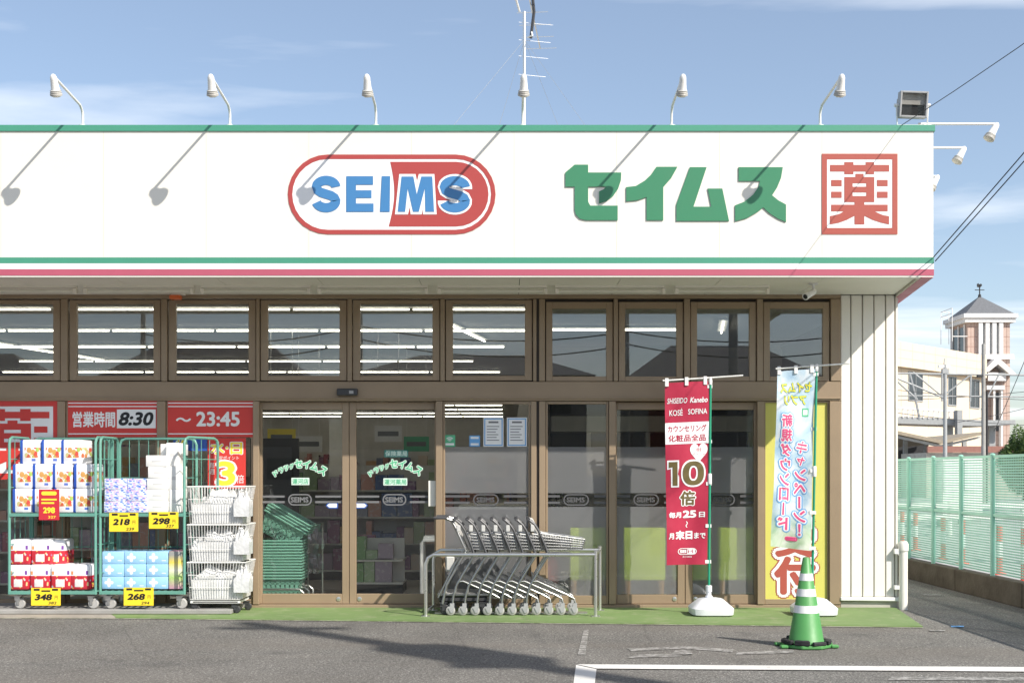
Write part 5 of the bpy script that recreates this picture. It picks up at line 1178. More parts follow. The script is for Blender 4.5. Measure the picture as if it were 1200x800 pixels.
t, put = flag('advertising_banner', 'pale blue app-download banner seen from behind with mirrored writing', (912, 434.5), (956, 432), (904, 640), (950, 645), -0.66, 957.5, 0.030, 'flag_wash', 953.5, 2.1, 430, 952)
def V(body, x0, x1, q0, q1, grow=0.0, bold=0.03): return lambda m: vtxt(m, body, (x0, x1, -q1, -q0), 0, mirror=True, bold=bold, grow=grow)
for gr, mt, of in ((0.05, 'mint', 0.003), (0, 'yellow_print', 0.0045)):
    put('lettering', mt, L('セイムス', 0.10, 0.92, 0.07, 0.125, mirror=True, bold=0.02, grow=gr), of); put('lettering', mt, L('アプリ', 0.20, 0.78, 0.14, 0.195, mirror=True, bold=0.02, grow=gr), of)
for gr, mt, of in ((0.16, 'sky_print', 0.003), (0.085, 'white', 0.0042), (0, 'pink', 0.0055)):
    put('lettering', mt, V('新規ダウンロード', 0.12, 0.44, 0.24, 0.905, gr), of); put('lettering', mt, V('キャンペーン！', 0.53, 0.87, 0.395, 0.93, gr), of)
put('app_mark', 'mint', patch((0.68, 0.86, -0.262, -0.215), 2, 2), 0.003); put('app_mark', 'white', patch((0.71, 0.83, -0.252, -0.225), 2, 2), 0.004)
put('capsule_print', 'pink', lambda m: (flat(m, capsule(0, 1, 0, 0.4), 0), setattr(m, 'v', [(0.36 + a * 0.3, b, -0.958 + c * 0.06) for a, b, c in m.v])), 0.003)
put('capsule_print', 'white', patch((0.51, 0.62, -0.953, -0.939), 2, 1), 0.004)

# ------------------------------------------------------------------ traffic cone
cx, cyc = 2.315, -2.66
t = thing('traffic_cone', 'green and white striped traffic cone with a black weight ring', 'traffic cone', (cx, cyc, 0))
hz = 0.685; rb, rt = 0.133, 0.027; rad = lambda z: rb + (rt - rb) * (z - 0.05) / (hz - 0.05)
n = 28
MB().lathe([(0.155, 0.036), (rb + 0.006, 0.05), (rad(0.06), 0.06), (rad(hz), hz), (rt - 0.008, hz + 0.008)], (cx, cyc, 0), n).build('body', 'cone_green', t, smooth=True)
for a, b in ((0.268, 0.325), (0.395, 0.452), (0.515, 0.570)):
    MB().lathe([(rad(a) + 0.0015, a), (rad(b) + 0.0015, b)], (cx, cyc, 0), n).build('reflective_band', 'cone_white', t, smooth=True)
oct_ = [(cx + 0.195 * math.cos(R(22.5 + 45 * k)), cyc + 0.195 * math.sin(R(22.5 + 45 * k))) for k in range(8)]
MB().slab(oct_, 0.004, 0.03).build('base', 'cone_green', t, bevel=0.006)
for k in range(8):
    a0 = R(45 * k + 3); a1 = R(45 * k + 40); q = []
    for a in (a0, (a0 + a1) / 2, a1): q.append((cx + 0.192 * math.cos(a), cyc + 0.192 * math.sin(a)))
    for a in (a1, (a0 + a1) / 2, a0): q.append((cx + 0.148 * math.cos(a), cyc + 0.148 * math.sin(a)))
    MB().slab(q, 0.031, 0.058 + 0.006 * (k % 3)).build('weight_ring', 'rubber', t, bevel=0.006)
for a in (25, 160, 205, 340): 
    p = (cx + 0.212 * math.cos(R(a)), cyc + 0.212 * math.sin(R(a))); MB().box(p[0] - 0.03, p[0] + 0.03, p[1] - 0.025, p[1] + 0.025, 0.002, 0.028).build('base_lug', 'cone_green', t, bevel=0.008)

# ------------------------------------------------------------------ green fence on a low wall, forecourt posts
fxx = 5.2
kw = thing('kerb_wall', 'low dark concrete wall under the green fence', 'wall', (fxx, 8, 0))
for k in range(-3, 15): MB().box(fxx - 0.07, fxx + 0.08, k * 1.78 + 0.006, (k + 1) * 1.78 - 0.006, 0, 0.25).build('wall_block', 'kerb_wall', kw, bevel=0.008)
MB().box(fxx - 0.055, fxx + 0.065, -5.3, 26.7, 0, 0.246).build('core', 'kerb_wall', kw)
fn = thing('mesh_fence', 'pale green mesh fence with posts running back beside the shop', 'fence', (fxx, 8, 0.25))
fy0, sp = 0.89, 0.89
slat = None
for k in range(-6, 28):
    y = fy0 + k * sp
    p = MB().tube([(fxx, y, 0.2505), (fxx, y, 1.535)], 0.024, 10).build('post', 'fence_green', fn, smooth=True)
    MB().lathe([(0.028, 1.5355), (0.028, 1.55), (0.012, 1.56)], (fxx, y, 0), 10).build('cap', 'fence_green', p, smooth=True)
    if k < 27:
        if slat is None:
            m = MB(); n = 44
            for q in range(n):
                z = 0.275 + q * 1.235 / n; m.box(fxx + 0.03, fxx + 0.034, y + 0.005, y + sp - 0.005, z, z + 0.0155)
            for q in range(21): yy = y + 0.02 + q * 0.0425; m.box(fxx + 0.0345, fxx + 0.0375, yy, yy + 0.004, 0.27, 1.515)
            slat = m.build('mesh_panel', 'fence_green', fn); sy0 = y
        else:
            o = slat.copy(); col.objects.link(o); o.parent = fn; o.location.y = y - sy0
        for z in (0.885, 1.51): MB().box(fxx - 0.005, fxx + 0.029, y + 0.026, y + sp - 0.026, z, z + 0.03).build('rail', 'fence_green', fn)
for i, (u, v) in enumerate(((1057.5, 641), (1073, 645), (1105, 655), (1128, 660.5), (1171, 673), (1200, 682))):
    d = CH * F / (v - V0); x, y = (u - U0) * d / F, d + CY
    t = thing('delineator_post', '%s red and white post behind the green fence' % ['leftmost', 'second', 'third', 'fourth', 'fifth', 'rightmost'][i], 'post', (x, y, 0.004), 'red and white posts behind the fence')
    for k in range(3): MB().lathe([(0.04, 0.03 + 0.21 * k), (0.04, 0.03 + 0.21 * (k + 1) - 0.001)], (x, y, 0), 10).build('band', 'tape_red' if k % 2 == 0 else 'cone_white', t, smooth=True)
    MB().lathe([(0.1, 0.005), (0.09, 0.02), (0.05, 0.0295)], (x, y, 0), 12).build('foot', 'tape_red', t, smooth=True)
for i, (u0, u1, v0, v1, d, lb) in enumerate(((1104, 1125, 522, 583, 30, 'narrow white cabinet behind the fence'), (1128, 1152, 520, 580, 32, 'wide white cabinet behind the fence'))):
    y = d + CY; x0, x1 = X(u0, y), X(u1, y); zt = Z(537, y); zb = 0.3
    t = thing('white_cabinet', lb, 'cabinet', ((x0 + x1) / 2, y, 0.004), 'white cabinets behind the fence')
    MB().box(x0, x1, y, y + 0.5, zb, zt).build('body', 'metal_white', t, bevel=0.02); MB().box(x0 + 0.04, x1 - 0.04, y + 0.04, y + 0.46, 0.0045, zb - 0.001).build('plinth', 'far_grey', t)
    MB().box(x0 + 0.05, x1 - 0.05, y - 0.015, y - 0.001, zb + 0.6, zt - 0.08).build('front_panel', 'white', t)
# scooters / a small white car shape are too blurred to tell: a low white barrier rail stands for the pale row seen there
t = thing('stand_in_rail', 'low white rail standing in for a blurred pale row behind the fence', 'guard rail', (10.5, 14, 0.004))
for k in range(6): MB().tube([(8 + k * 1.6, 14, 0.005), (8 + k * 1.6, 14, 0.75)], 0.05, 8).build('post', 'metal_white', t)
for z in (0.45, 0.7): MB().box(8, 16, 13.93, 13.949, z - 0.08, z + 0.02).build('rail', 'metal_white', t)
# ------------------------------------------------------------------ far right: station with tower, platform roofs, line poles, shrub
def W(u, v, d): return ((u - U0) * d / F, d + CY, CH + (V0 - v) * d / F)
A, B = W(1020, 398, 88.5), W(1150, 417, 102)
st = thing('station_building', 'cream clad station building with a long parapet behind the fence', 'building', ((A[0] + B[0]) / 2, (A[1] + B[1]) / 2, 0))
Av, Bv = Vector((A[0], A[1], 0)), Vector((B[0], B[1], 0)); dr = (Bv - Av).normalized(); nr = Vector((dr.y, -dr.x, 0)); LN = (Bv - Av).length
def onwall(s0, s1, z0, z1, o0, o1):
    """box on the station front: s along, o outward"""
    q = [Av + dr * s0 + nr * o1, Av + dr * s1 + nr * o1, Av + dr * s1 + nr * o0, Av + dr * s0 + nr * o0]
    return MB().slab([(p.x, p.y) for p in q], z0, z1)
onwall(0, LN, 0, 9.55, -8, 0).build('wall', 'cream', st)
par = onwall(-0.2, LN + 0.05, 9.56, 11.45, -8, 0.45).build('parapet', 'cream', st)
for z in (10.2, 10.85): onwall(-0.1, LN, z - 0.012, z + 0.012, 0.451, 0.456).build('joint', 'cream_joint', par)
for k in range(1, 10): onwall(LN * k / 10 - 0.012, LN * k / 10 + 0.012, 9.6, 11.4, 0.451, 0.455).build('joint', 'cream_joint', par)
def s_at(u):     # distance along the front where the photo column u meets it
    k = (u - U0) / F
    return (k * (Av.y - CY) - Av.x) / (dr.x - k * dr.y)
for u0, u1, v0, v1 in ((1064, 1081, 436, 470), (1110.5, 1120.5, 441, 475.5), (1136, 1147.5, 444.5, 478.5)):
    s0, s1 = s_at(u0), s_at(u1); p = Av + dr * (s0 + s1) / 2; d = p.y - CY
    z0, z1 = CH + (V0 - v1) * d / F, CH + (V0 - v0) * d / F
    w = MB(); 
    for a in ((s0, s0 + 0.09, z0, z1), (s1 - 0.09, s1, z0, z1), (s0 + 0.09, s1 - 0.09, z0, z0 + 0.1), (s0 + 0.09, s1 - 0.09, z1 - 0.1, z1), (s0 + (s1 - s0) * 0.5 - 0.03, s0 + (s1 - s0) * 0.5 + 0.03, z0 + 0.1, z1 - 0.1)):
        q = onwall(*a, -0.02, 0.06); w.add(q.v, q.f)
    w = w.build('window', 'far_grey', st)
    onwall(s0 + 0.08, s1 - 0.08, z0 + 0.09, z1 - 0.09, 0.005, 0.02).build('pane', 'win_dark', w)
for k in range(6):
    s = s_at(1056 + 16 * k); onwall(s - 0.015, s + 0.015, 5.0, 9.5, 0.002, 0.01).build('joint', 'cream_joint', st)
# tower
TD = 103.0; TX0, TX1 = W(1134, 0, TD)[0], W(1183.5, 0, TD)[0]; TY = TD + CY; TW = 4.0; zc = W(0, 378, TD)[2]; zt = W(0, 368, TD)[2]; zb = W(0, 421, TD)[2]
tw = thing('station_tower', 'square tiled tower with grey pyramid roof and weather vane', 'tower', ((TX0 + TX1) / 2, TY + TW / 2, 0))
bd = MB().box(TX0, TX1, TY, TY + TW, 0, zc).build('body', 'tower_brick', tw)
for k in range(14):
    z = 3 + k * 0.85
    if z < zc: MB().box(TX0 - 0.004, TX1 + 0.004, TY - 0.006, TY + TW, z, z + 0.03).build('tile_joint', 'far_brown', bd)
for k in range(1, 4):
    for x in (TX0 + 0.28 * k, TX1 - 0.28 * k): MB().box(x - 0.012, x + 0.012, TY - 0.007, TY - 0.001, 3, zc - 0.01).build('tile_joint', 'far_brown', bd)
e = 0.5
c_ = MB().box(TX0 - 0.35, TX1 + 0.35, TY - 0.35, TY + TW + 0.35, zc, zc + (zt - zc) * 0.5).build('cornice', 'tower_white', tw)
MB().box(TX0 - e, TX1 + e, TY - e, TY + TW + e, zc + (zt - zc) * 0.5 + 0.005, zt).build('cornice_cap', 'tower_white', c_)
mxx, myy = (TX0 + TX1) / 2, TY + TW / 2; ap = CH + (V0 - 347) * (TD + 2) / F
MB().add([(TX0 - 0.3, TY - 0.3, zt + 0.003), (TX1 + 0.3, TY - 0.3, zt + 0.003), (TX1 + 0.3, TY + TW + 0.3, zt + 0.003), (TX0 - 0.3, TY + TW + 0.3, zt + 0.003), (mxx, myy, ap)], [(0, 1, 4), (1, 2, 4), (2, 3, 4), (3, 0, 4), (3, 2, 1, 0)]).build('roof', 'tower_roof', tw)
v_ = MB().tube([(mxx, myy, ap - 0.1), (mxx, myy, ap + 1.05)], 0.05, 6).build('weather_vane', 'far_dark', tw)
MB().lathe([(0.16, ap - 0.1), (0.12, ap + 0.12), (0.05, ap + 0.2)], (mxx, myy, 0), 8).build('finial', 'far_dark', v_)
MB().box(mxx - 0.42, mxx + 0.42, myy - 0.02, myy + 0.02, ap + 0.52, ap + 0.58).build('cross_arm', 'far_dark', v_)
MB().prism([(mxx - 0.22, ap + 0.80), (mxx + 0.05, ap + 0.76), (mxx + 0.22, ap + 0.95), (mxx + 0.12, ap + 1.12), (mxx - 0.02, ap + 0.98), (mxx - 0.12, ap + 1.15), (mxx - 0.25, ap + 1.05)], myy - 0.02, myy + 0.02).build('vane_figure', 'far_dark', v_)
for u in (1148, 1156, 1164, 1172):
    x = W(u, 0, TD)[0]; MB().box(x - 0.17, x + 0.17, TY - 0.28, TY - 0.008, W(0, 415, TD)[2], zc - 0.02).build('pilaster', 'tower_white', tw)
    if u < 1172: MB().box(x + 0.175, x + 0.41, TY - 0.03, TY - 0.0085, W(0, 414, TD)[2], zc - 0.1).build('louvre', 'far_grey', tw)
MB().box(TX0 - 0.1, TX1 + 0.25, TY - 0.3, TY - 0.009, zb, W(0, 415.2, TD)[2]).build('belt', 'tower_white', tw)
MB().box(TX0 - 0.05, TX0 - 0.002, TY + 0.5, TY + 3.4, zb, zc - 0.3).build('side_louvre', 'win_dark', tw)
for y in (TY + 0.5, TY + 1.9, TY + 3.3): MB().box(TX0 - 0.14, TX0 - 0.051, y - 0.1, y + 0.1, zb, zc - 0.1).build('side_post', 'tower_white', tw)
g0 = W(1142, 424, TD); g1 = W(1183, 440, TD)
MB().prism([(W(1145, 0, TD)[0], W(0, 437, TD)[2]), (W(1160, 0, TD)[0], W(0, 421.5, TD)[2]), (W(1165, 0, TD)[0], W(0, 421.5, TD)[2]), (W(1185, 0, TD)[0], W(0, 440, TD)[2]), (W(1177, 0, TD)[0], W(0, 440, TD)[2]), (W(1163, 0, TD)[0], W(0, 428, TD)[2]), (W(1152, 0, TD)[0], W(0, 437, TD)[2])], TY - 1.2, TY - 0.01).build('gable', 'tower_white', tw)
MB().box(W(1153, 0, TD)[0], W(1174, 0, TD)[0], TY - 0.9, TY - 0.01, W(0, 447, TD)[2], W(0, 437.3, TD)[2]).build('porch_roof', 'tower_white', tw)
MB().box(W(1153, 0, TD)[0], W(1174, 0, TD)[0], TY - 0.6, TY - 0.01, W(0, 457, TD)[2], W(0, 452, TD)[2]).build('porch_beam', 'tower_white', tw)
for u in (1162.5, 1171.5): x = W(u, 0, TD)[0]; MB().box(x - 0.09, x + 0.09, TY - 0.5, TY - 0.01, 0, W(0, 457.2, TD)[2]).build('porch_column', 'tower_white', tw)
MB().box(W(1164, 0, TD)[0], W(1170, 0, TD)[0], TY - 0.04, TY - 0.01, W(0, 505, TD)[2], W(0, 460, TD)[2]).build('slit_window', 'win_dark', tw)
q = MB()
for z in (zt + 0.05, zt + 0.5): q.tube([(TX0 - 0.6, TY + 2.5, z), (TX0 - 1.4, TY + 2.5, z), (TX0 - 1.4, TY - 0.2, z)], 0.03, 4)
for p in ((TX0 - 0.7, TY + 2.5), (TX0 - 1.4, TY + 2.5), (TX0 - 1.4, TY - 0.2)): q.rod((p[0], p[1], zc - 1.6), (p[0], p[1], zt + 0.5), 0.03)
q.tube([(TX0 - 1.4, TY - 0.2, zc - 1.2), (TX0 - 0.1, TY - 0.2, zc - 1.2)], 0.05, 4); q.build('service_rail', 'tower_white', tw)
# platform canopy
pd = 70.0
pl = thing('platform_canopy', 'butterfly-roofed railway platform canopy in front of the station', 'canopy', (W(1100, 0, pd)[0], pd + CY, 0))
P = lambda u, v, d=pd: (W(u, v, d)[0], W(u, v, d)[2])
MB().prism([P(1030, 500), P(1105, 516), P(1150, 506), P(1150, 509.5), P(1105, 520), P(1030, 504)], pd + CY, pd + CY + 9).build('roof', 'far_roof', pl)
MB().prism([P(1030, 505), P(1105, 521), P(1150, 511), P(1150, 513), P(1105, 524), P(1030, 508)], pd + CY + 0.2, pd + CY + 0.4).build('gutter', 'far_grey', pl)
MB().box(P(1066, 0)[0], P(1178, 0)[0], pd + CY - 3, pd + CY - 2.8, P(0, 531)[1], P(0, 524)[1]).build('fascia', 'far_brown', pl)
MB().box(P(1030, 0)[0], P(1150, 0)[0], pd + CY + 9.5, pd + CY + 9.7, 0.005, P(0, 512)[1]).build('shade_sheet', 'far_dark', pl)  # dark sheet: the shade under the platform roof put in as colour
for u in (1048, 1075, 1100, 1128, 1146): MB().box(P(u, 0)[0] - 0.12, P(u, 0)[0] + 0.12, pd + CY + 2, pd + CY + 2.2, 0.005, P(0, 514)[1]).build('column', 'far_grey', pl)
MB().box(P(1066, 0)[0], P(1178, 0)[0], pd + CY - 2.78, pd + CY + 1.5, 0.005, P(0, 531.2)[1]).build('platform', 'concrete', pl)
# footbridge with railings between canopy and station
bd_ = 80.0
br = thing('footbridge', 'grey station footbridge with white railing behind the platform canopy', 'footbridge', (W(1100, 0, bd_)[0], bd_ + CY, 0))
PB = lambda u, v: P(u, v, bd_)
MB().prism([PB(1020, 486), PB(1150, 492), PB(1190, 492), PB(1190, 497), PB(1150, 499), PB(1020, 495)], bd_ + CY, bd_ + CY + 3).build('deck', 'far_grey', br)
for k in range(17): x = PB(1022 + 6 * k, 0)[0]; MB().box(x - 0.04, x + 0.04, bd_ + CY - 0.06, bd_ + CY, PB(0, 488 + k * 0.2)[1], PB(0, 476.5 + k * 0.4)[1]).build('baluster', 'tower_white', br)
MB().prism([PB(1020, 474.5), PB(1120, 481), PB(1120, 483), PB(1020, 477)], bd_ + CY - 0.1, bd_ + CY + 0.02).build('handrail', 'tower_white', br)
for u in (1040, 1120, 1170): x = PB(u, 0)[0]; MB().box(x - 0.2, x + 0.2, bd_ + CY + 1, bd_ + CY + 1.4, 0.005, PB(0, 497)[1]).build('pier', 'far_grey', br)
MB().box(PB(1118, 0)[0], PB(1124, 0)[0], bd_ + CY - 0.6, bd_ + CY - 0.11, PB(0, 512)[1], PB(0, 481)[1]).build('signal_box', 'far_grey', br)
# line-side poles and wires
ld = 56.0
for i, (u, vt, w, lb) in enumerate(((1107.5, 427, 0.19, 'grey line pole with a lamp bracket above the fence, left of two'), (1152.5, 403, 0.20, 'tall concrete line pole in front of the tiled tower'))):
    x, y, z = W(u, vt, ld); t = thing('line_pole', lb, 'pole', (x, y, 0), 'railway line poles')
    MB().tube([(x, y, 0.005), (x, y, z)], [w * 0.55, w * 0.42], 10).build('pole', 'far_grey' if i == 0 else 'pole_conc', t, smooth=True)
    if i == 0:
        MB().box(x - 0.32, x + 0.22, y - 0.06, y + 0.06, z - 0.16, z - 0.02).build('lamp_bracket', 'tower_white', t); MB().box(x - 0.15, x + 0.15, y - 0.1, y + 0.1, z - 0.42, z - 0.2).build('junction_box', 'far_grey', t)
        MB().rod((x - 0.05, y, z), (x - 0.02, y, z + 0.28), 0.03).build('finial', 'far_grey', t)
    else:
        MB().box(x - 0.3, x + 0.05, y - 0.08, y + 0.08, z - 1.55, z - 1.45).build('insulator_arm', 'far_dark', t); MB().tube([(x + 0.16, y, 0.005), (x + 0.16, y, z - 2.2)], 0.05, 6).build('cable_riser', 'far_dark', t)
bm = thing('catenary_beam', 'pale steel gantry beam with struts crossing in front of the station', 'gantry', (W(1120, 0, 60)[0], 60 + CY, 0))
Q = lambda u, v, d=60.0: W(u, v, d)
for a, b, r in (((1020, 437), (1215, 439.5), 0.05), ((1020, 463), (1215, 465), 0.035), ((1020, 430), (1106, 466), 0.05), ((1070, 436), (1103, 463), 0.045), ((1139, 438), (1106, 463), 0.04), ((1066, 436), (1074, 468), 0.05), ((1072, 462), (1078, 492), 0.06), ((1040, 436), (1075, 468), 0.05), ((1104, 437), (1104, 470), 0.05), ((1138, 438), (1137, 470), 0.05), ((1170, 440), (1150, 480), 0.04)):
    MB().tube([Q(*a), Q(*b)], r, 5).build('strut', 'far_grey', bm)
for u in (1022, 1214): MB().tube([(Q(u, 0)[0], 60 + CY, 0.005), Q(u, 432)], 0.09, 8).build('mast', 'far_grey', bm)
for i, (a, b) in enumerate((((1010, 452, 58), (1260, 470, 62)), ((1010, 470, 58), (1260, 452, 62)), ((1100, 498, 58), (1260, 462, 66)), ((1040, 482, 58), (1260, 500, 62)))):
    cable('%s thin railway wire in front of the station' % ['highest left-hand', 'rising', 'lowest rising', 'falling'][i], W(*a), W(*b), 0.15, 0.014)
cable('thin dark cable slanting up to the right past the tiled tower', W(1165, 505, 40), W(1216, 385, 30), 0.05, 0.010)
# clipped shrub by the tower
tx, ty, tz = W(1200, 556, 44)
tr = thing('round_shrub', 'dense round dark green shrub at the right edge above the fence', 'shrub', (tx, ty, 0))
MB().tube([(tx, ty, 0), (tx + 0.05, ty, 0.8), (tx, ty, 2.1)], [0.12, 0.09, 0.04], 8).build('trunk', 'bark', tr, smooth=True)
for k in range(5):
    a = k * 1.26; MB().tube([(tx, ty, 0.7), (tx + 0.5 * math.cos(a), ty + 0.5 * math.sin(a), 1.7)], [0.05, 0.02], 6).build('limb', 'bark', tr)
m = MB(); rnd = random.Random(3)
for i in range(6500):
    a, b, c = rnd.gauss(0, 1), rnd.gauss(0, 1), rnd.gauss(0, 1); l = math.sqrt(a * a + b * b + c * c); f = rnd.random() ** 0.33
    d = Vector((a, b, c)) / l; bump = 1 + 0.10 * math.sin(5 * d.x + 3 * d.z) + 0.10 * math.sin(7 * d.y - 4 * d.x)
    p = Vector((tx, ty, 1.85)) + Vector((d.x * 0.85, d.y * 0.85, d.z * 1.15)) * f * bump
    if p.z < 0.55: continue
    s = rnd.uniform(0.05, 0.085); u_ = Vector((rnd.gauss(0, 1), rnd.gauss(0, 1), rnd.gauss(0, 1))).normalized(); w_ = u_.orthogonal().normalized()
    m.quad(p - u_ * s, p + w_ * s * 0.5, p + u_ * s, p - w_ * s * 0.5)
m.build('crown', 'leaf', tr, fix=False)

# ------------------------------------------------------------------ inside the shop
def basket_mesh(sc=1.0):
    m = MB(); w0, w1, d0, d1, h = 0.19, 0.235, 0.13, 0.17, 0.21
    def ringp(f): return [(-(w0 + (w1 - w0) * f), -(d0 + (d1 - d0) * f), h * f), ((w0 + (w1 - w0) * f), -(d0 + (d1 - d0) * f), h * f), ((w0 + (w1 - w0) * f), (d0 + (d1 - d0) * f), h * f), (-(w0 + (w1 - w0) * f), (d0 + (d1 - d0) * f), h * f)]
    b, t = ringp(0), ringp(1)
    for k in range(4):
        l = (k + 1) % 4; n = 9 if k % 2 == 0 else 6
        for q in range(n):
            f0, f1 = (q + 0.12) / n, (q + 0.80) / n
            g2 = lambda r, f: tuple(r[k][i] + (r[l][i] - r[k][i]) * f for i in range(3))
            m.quad(g2(b, f0), g2(b, f1), g2(t, f1), g2(t, f0))
        for f in (0.0, 0.35, 0.7, 0.93):
            r1, r2 = ringp(f), ringp(min(1, f + 0.09)); m.quad(r1[k], r1[l], r2[l], r2[k])
    m.quad(*b); rm = [(a * 1.045, b_ * 1.06, h) for a, b_, _ in t]
    m.tube(rm, 0.011, 6, closed=True); return m
bp = basket_mesh().build('shopping_basket', 'basket_green', None, fix=False)
NB = 14; bX, bY = X(329, 0.46), 0.46
first = True
for i in range(NB):
    o = bp if first else bp.copy()
    if not first: col.objects.link(o)
    first = False; o.location = (bX + random.uniform(-0.006, 0.006), bY, 0.062 + 0.0295 * i); o.rotation_euler.z = random.uniform(-0.02, 0.02)
    tag(o, 'green shopping basket, %s from the bottom of the upright stack behind the door' % ['first', 'second', 'third', 'fourth', 'fifth', 'sixth', 'seventh', 'eighth', 'ninth', 'tenth', 'eleventh', 'twelfth', 'thirteenth', 'fourteenth'][i], 'shopping basket', 'stacked green shopping baskets')
for i in range(4):
    o = bp.copy(); col.objects.link(o); a = R(30); n = Vector((math.sin(a), 0, math.cos(a)))
    o.location = Vector((bX - 0.02, bY, 0.665)) + n * (0.03 * i); o.rotation_euler = (0, a, 0)
    tag(o, 'tilted green shopping basket on top of the stack, %s layer' % ['lowest', 'second', 'third', 'uppermost'][i], 'shopping basket', 'tilted green shopping baskets')
t = thing('basket_stand', 'grey pipe stand around the foot of the green basket stack', 'stand', (bX, bY, 0.02))
for dx, yy in ((0, bY - 0.2), (0.02, bY + 0.0), (0.03, bY + 0.2)):
    MB().tube([(bX - 0.26 + dx, yy, 0.021), (bX - 0.26 + dx, yy, 0.14), (bX - 0.23 + dx, yy, 0.165), (bX + 0.23 + dx, yy, 0.165), (bX + 0.27 + dx, yy, 0.13), (bX + 0.27 + dx, yy, 0.021)], 0.011, 8).build('loop', 'steel', t, smooth=True)
MB().box(bX - 0.24, bX + 0.25, bY - 0.17, bY + 0.17, 0.045, 0.058).build('tray', 'steel', t)
def wobble(x0, x1, y, z0, z1):
    m = MB(); nx, nz = 6, 10
    for j in range(nz + 1):
        for i in range(nx + 1): m.v.append((x0 + (x1 - x0) * i / nx + 0.01 * math.sin(j * 1.3), y + 0.025 * math.sin(i * 1.7 + j * 0.9), z0 + (z1 - z0) * j / nz))
    for j in range(nz):
        for i in range(nx): a = j * (nx + 1) + i; m.f.append((a, a + 1, a + nx + 2, a + nx + 1))
    return m
t = thing('umbrella_bag_stand', 'clear plastic bag holder standing right of the green baskets', 'bag stand', (X(367, 0.6), 0.6, 0.02))
MB().tube([(X(361, 0.6), 0.6, 0.02), (X(361, 0.6), 0.6, 0.83), (X(378, 0.6), 0.6, 0.83), (X(378, 0.6), 0.6, 0.02)], 0.008, 6).build('frame', 'steel', t)
wobble(X(361, 0.57), X(379, 0.57), 0.57, 0.3, 0.82).build('bag', 'bag_clear', t, smooth=True, fix=False)
# gondolas with goods
def gondola(x0, x1, y0, y1, h, label):
    t = thing('shelf_unit', label, 'shelf', ((x0 + x1) / 2, (y0 + y1) / 2, 0.02), 'goods shelves inside the shop')
    MB().box(x0, x1, (y0 + y1) / 2 - 0.02, (y0 + y1) / 2 + 0.02, 0.03, h).build('back_board', 'shelf_white', t)
    MB().box(x0, x1, y0, y1, 0.021, 0.12).build('plinth', 'dark_in', t)
    n = max(2, int(h / 0.36)); rnd = random.Random(label)
    for k in range(n):
        z = 0.121 + k * (h - 0.12) / n
        MB().box(x0, x1, y0, y1, z, z + 0.02).build('shelf_board', 'shelf_white', t)
        m = MB()
        for s in (-1, 1):
            x = x0 + 0.01
            while x < x1 - 0.12:
                w = rnd.uniform(0.06, 0.2); hh = rnd.uniform(0.09, 0.29) * (0.0 if rnd.random() < 0.07 else 1) + 0.01; yy = y0 + 0.02 if s < 0 else (y0 + y1) / 2 + 0.06
                m.box(x, x + w - 0.008, yy, yy + (y1 - y0) / 2 - 0.09, z + 0.021, z + 0.021 + hh); x += w
        o = m.build('goods', 'goods', t); o['kind'] = 'stuff'
for i, a in enumerate(((-7.9, -5.3, 1.2, 1.9, 1.5), (-5.0, -3.1, 1.3, 2.0, 1.6), (-7.6, -3.4, 3.6, 4.3, 1.7), (-2.7, -0.6, 3.0, 3.7, 1.45), (-7.0, -3.2, 6.0, 6.7, 1.8), (-2.6, -0.3, 5.3, 6.0, 1.7), (-8.0, 0.2, 23.0, 23.8, 2.0), (-1.75, -1.15, 1.3, 1.8, 0.62))):
    gondola(*a, ['goods shelf behind the far left cage', 'goods shelf behind the right cage', 'second-row goods shelf on the left', 'goods shelf seen through both entrance doors', 'third-row goods shelf on the left', 'goods shelf deep behind the right entrance door', 'long goods shelf along the back of the shop', 'low goods display right behind the right entrance door'][i])
t = thing('checkout_counter', 'dark counter inside the shop between the entrance and the pharmacy', 'counter', (-0.3, 3.0, 0.02))
MB().box(-0.5, 0.25, 1.2, 2.6, 0.021, 0.95).build('body', 'dark_in', t); MB().box(-0.53, 0.28, 1.17, 2.63, 0.951, 0.99).build('top', 'shelf_white', t)
for i, (u, v, y, mt, lb) in enumerate(((330, 512, 2.6, 'yellow_print', 'yellow aisle sign hanging inside behind the left entrance door'), (362, 520, 3.2, 'tower_white', 'white aisle sign hanging inside behind the left entrance door'), (455, 508, 3.0, 'tower_white', 'white aisle sign hanging inside behind the right entrance door'), (488, 520, 4.2, 'mint', 'green aisle sign hanging inside behind the right entrance door'))):
    x, z = X(u, y), Z(v, y); t = thing('aisle_sign', lb, 'sign', (x, y, z), 'hanging aisle signs')
    MB().box(x - 0.17, x + 0.17, y - 0.01, y + 0.01, z - 0.10, z + 0.10).build('board', mt, t); MB().sheet(x - 0.13, x + 0.13, z - 0.03, z + 0.03, y - 0.0115).build('print', 'grey_print', t, fix=False)
    for s_ in (-0.13, 0.13): MB().rod((x + s_, y, z + 0.10), (x + s_, y, 3.099), 0.004).build('cord', 'steel', t)
x0, x1, y = X(494, 0.5), X(509, 0.5), 0.5
t = thing('side_table', 'white tube-legged stand just inside the right entrance door', 'stand', ((x0 + x1) / 2, y, 0.02))
MB().tube([(x0, y, 0.021), (x0, y, 0.62), (x0 + 0.02, y, 0.65), (x1 + 0.1, y, 0.65)], 0.018, 8).build('leg', 'tower_white', t, smooth=True); MB().tube([(x0, y + 0.35, 0.021), (x0, y + 0.35, 0.62), (x0 + 0.02, y + 0.35, 0.65), (x1 + 0.1, y + 0.35, 0.65)], 0.018, 8).build('leg', 'tower_white', t, smooth=True)
MB().box(x0 + 0.02, x1 + 0.1, y, y + 0.35, 0.669, 0.69).build('top', 'tower_white', t)
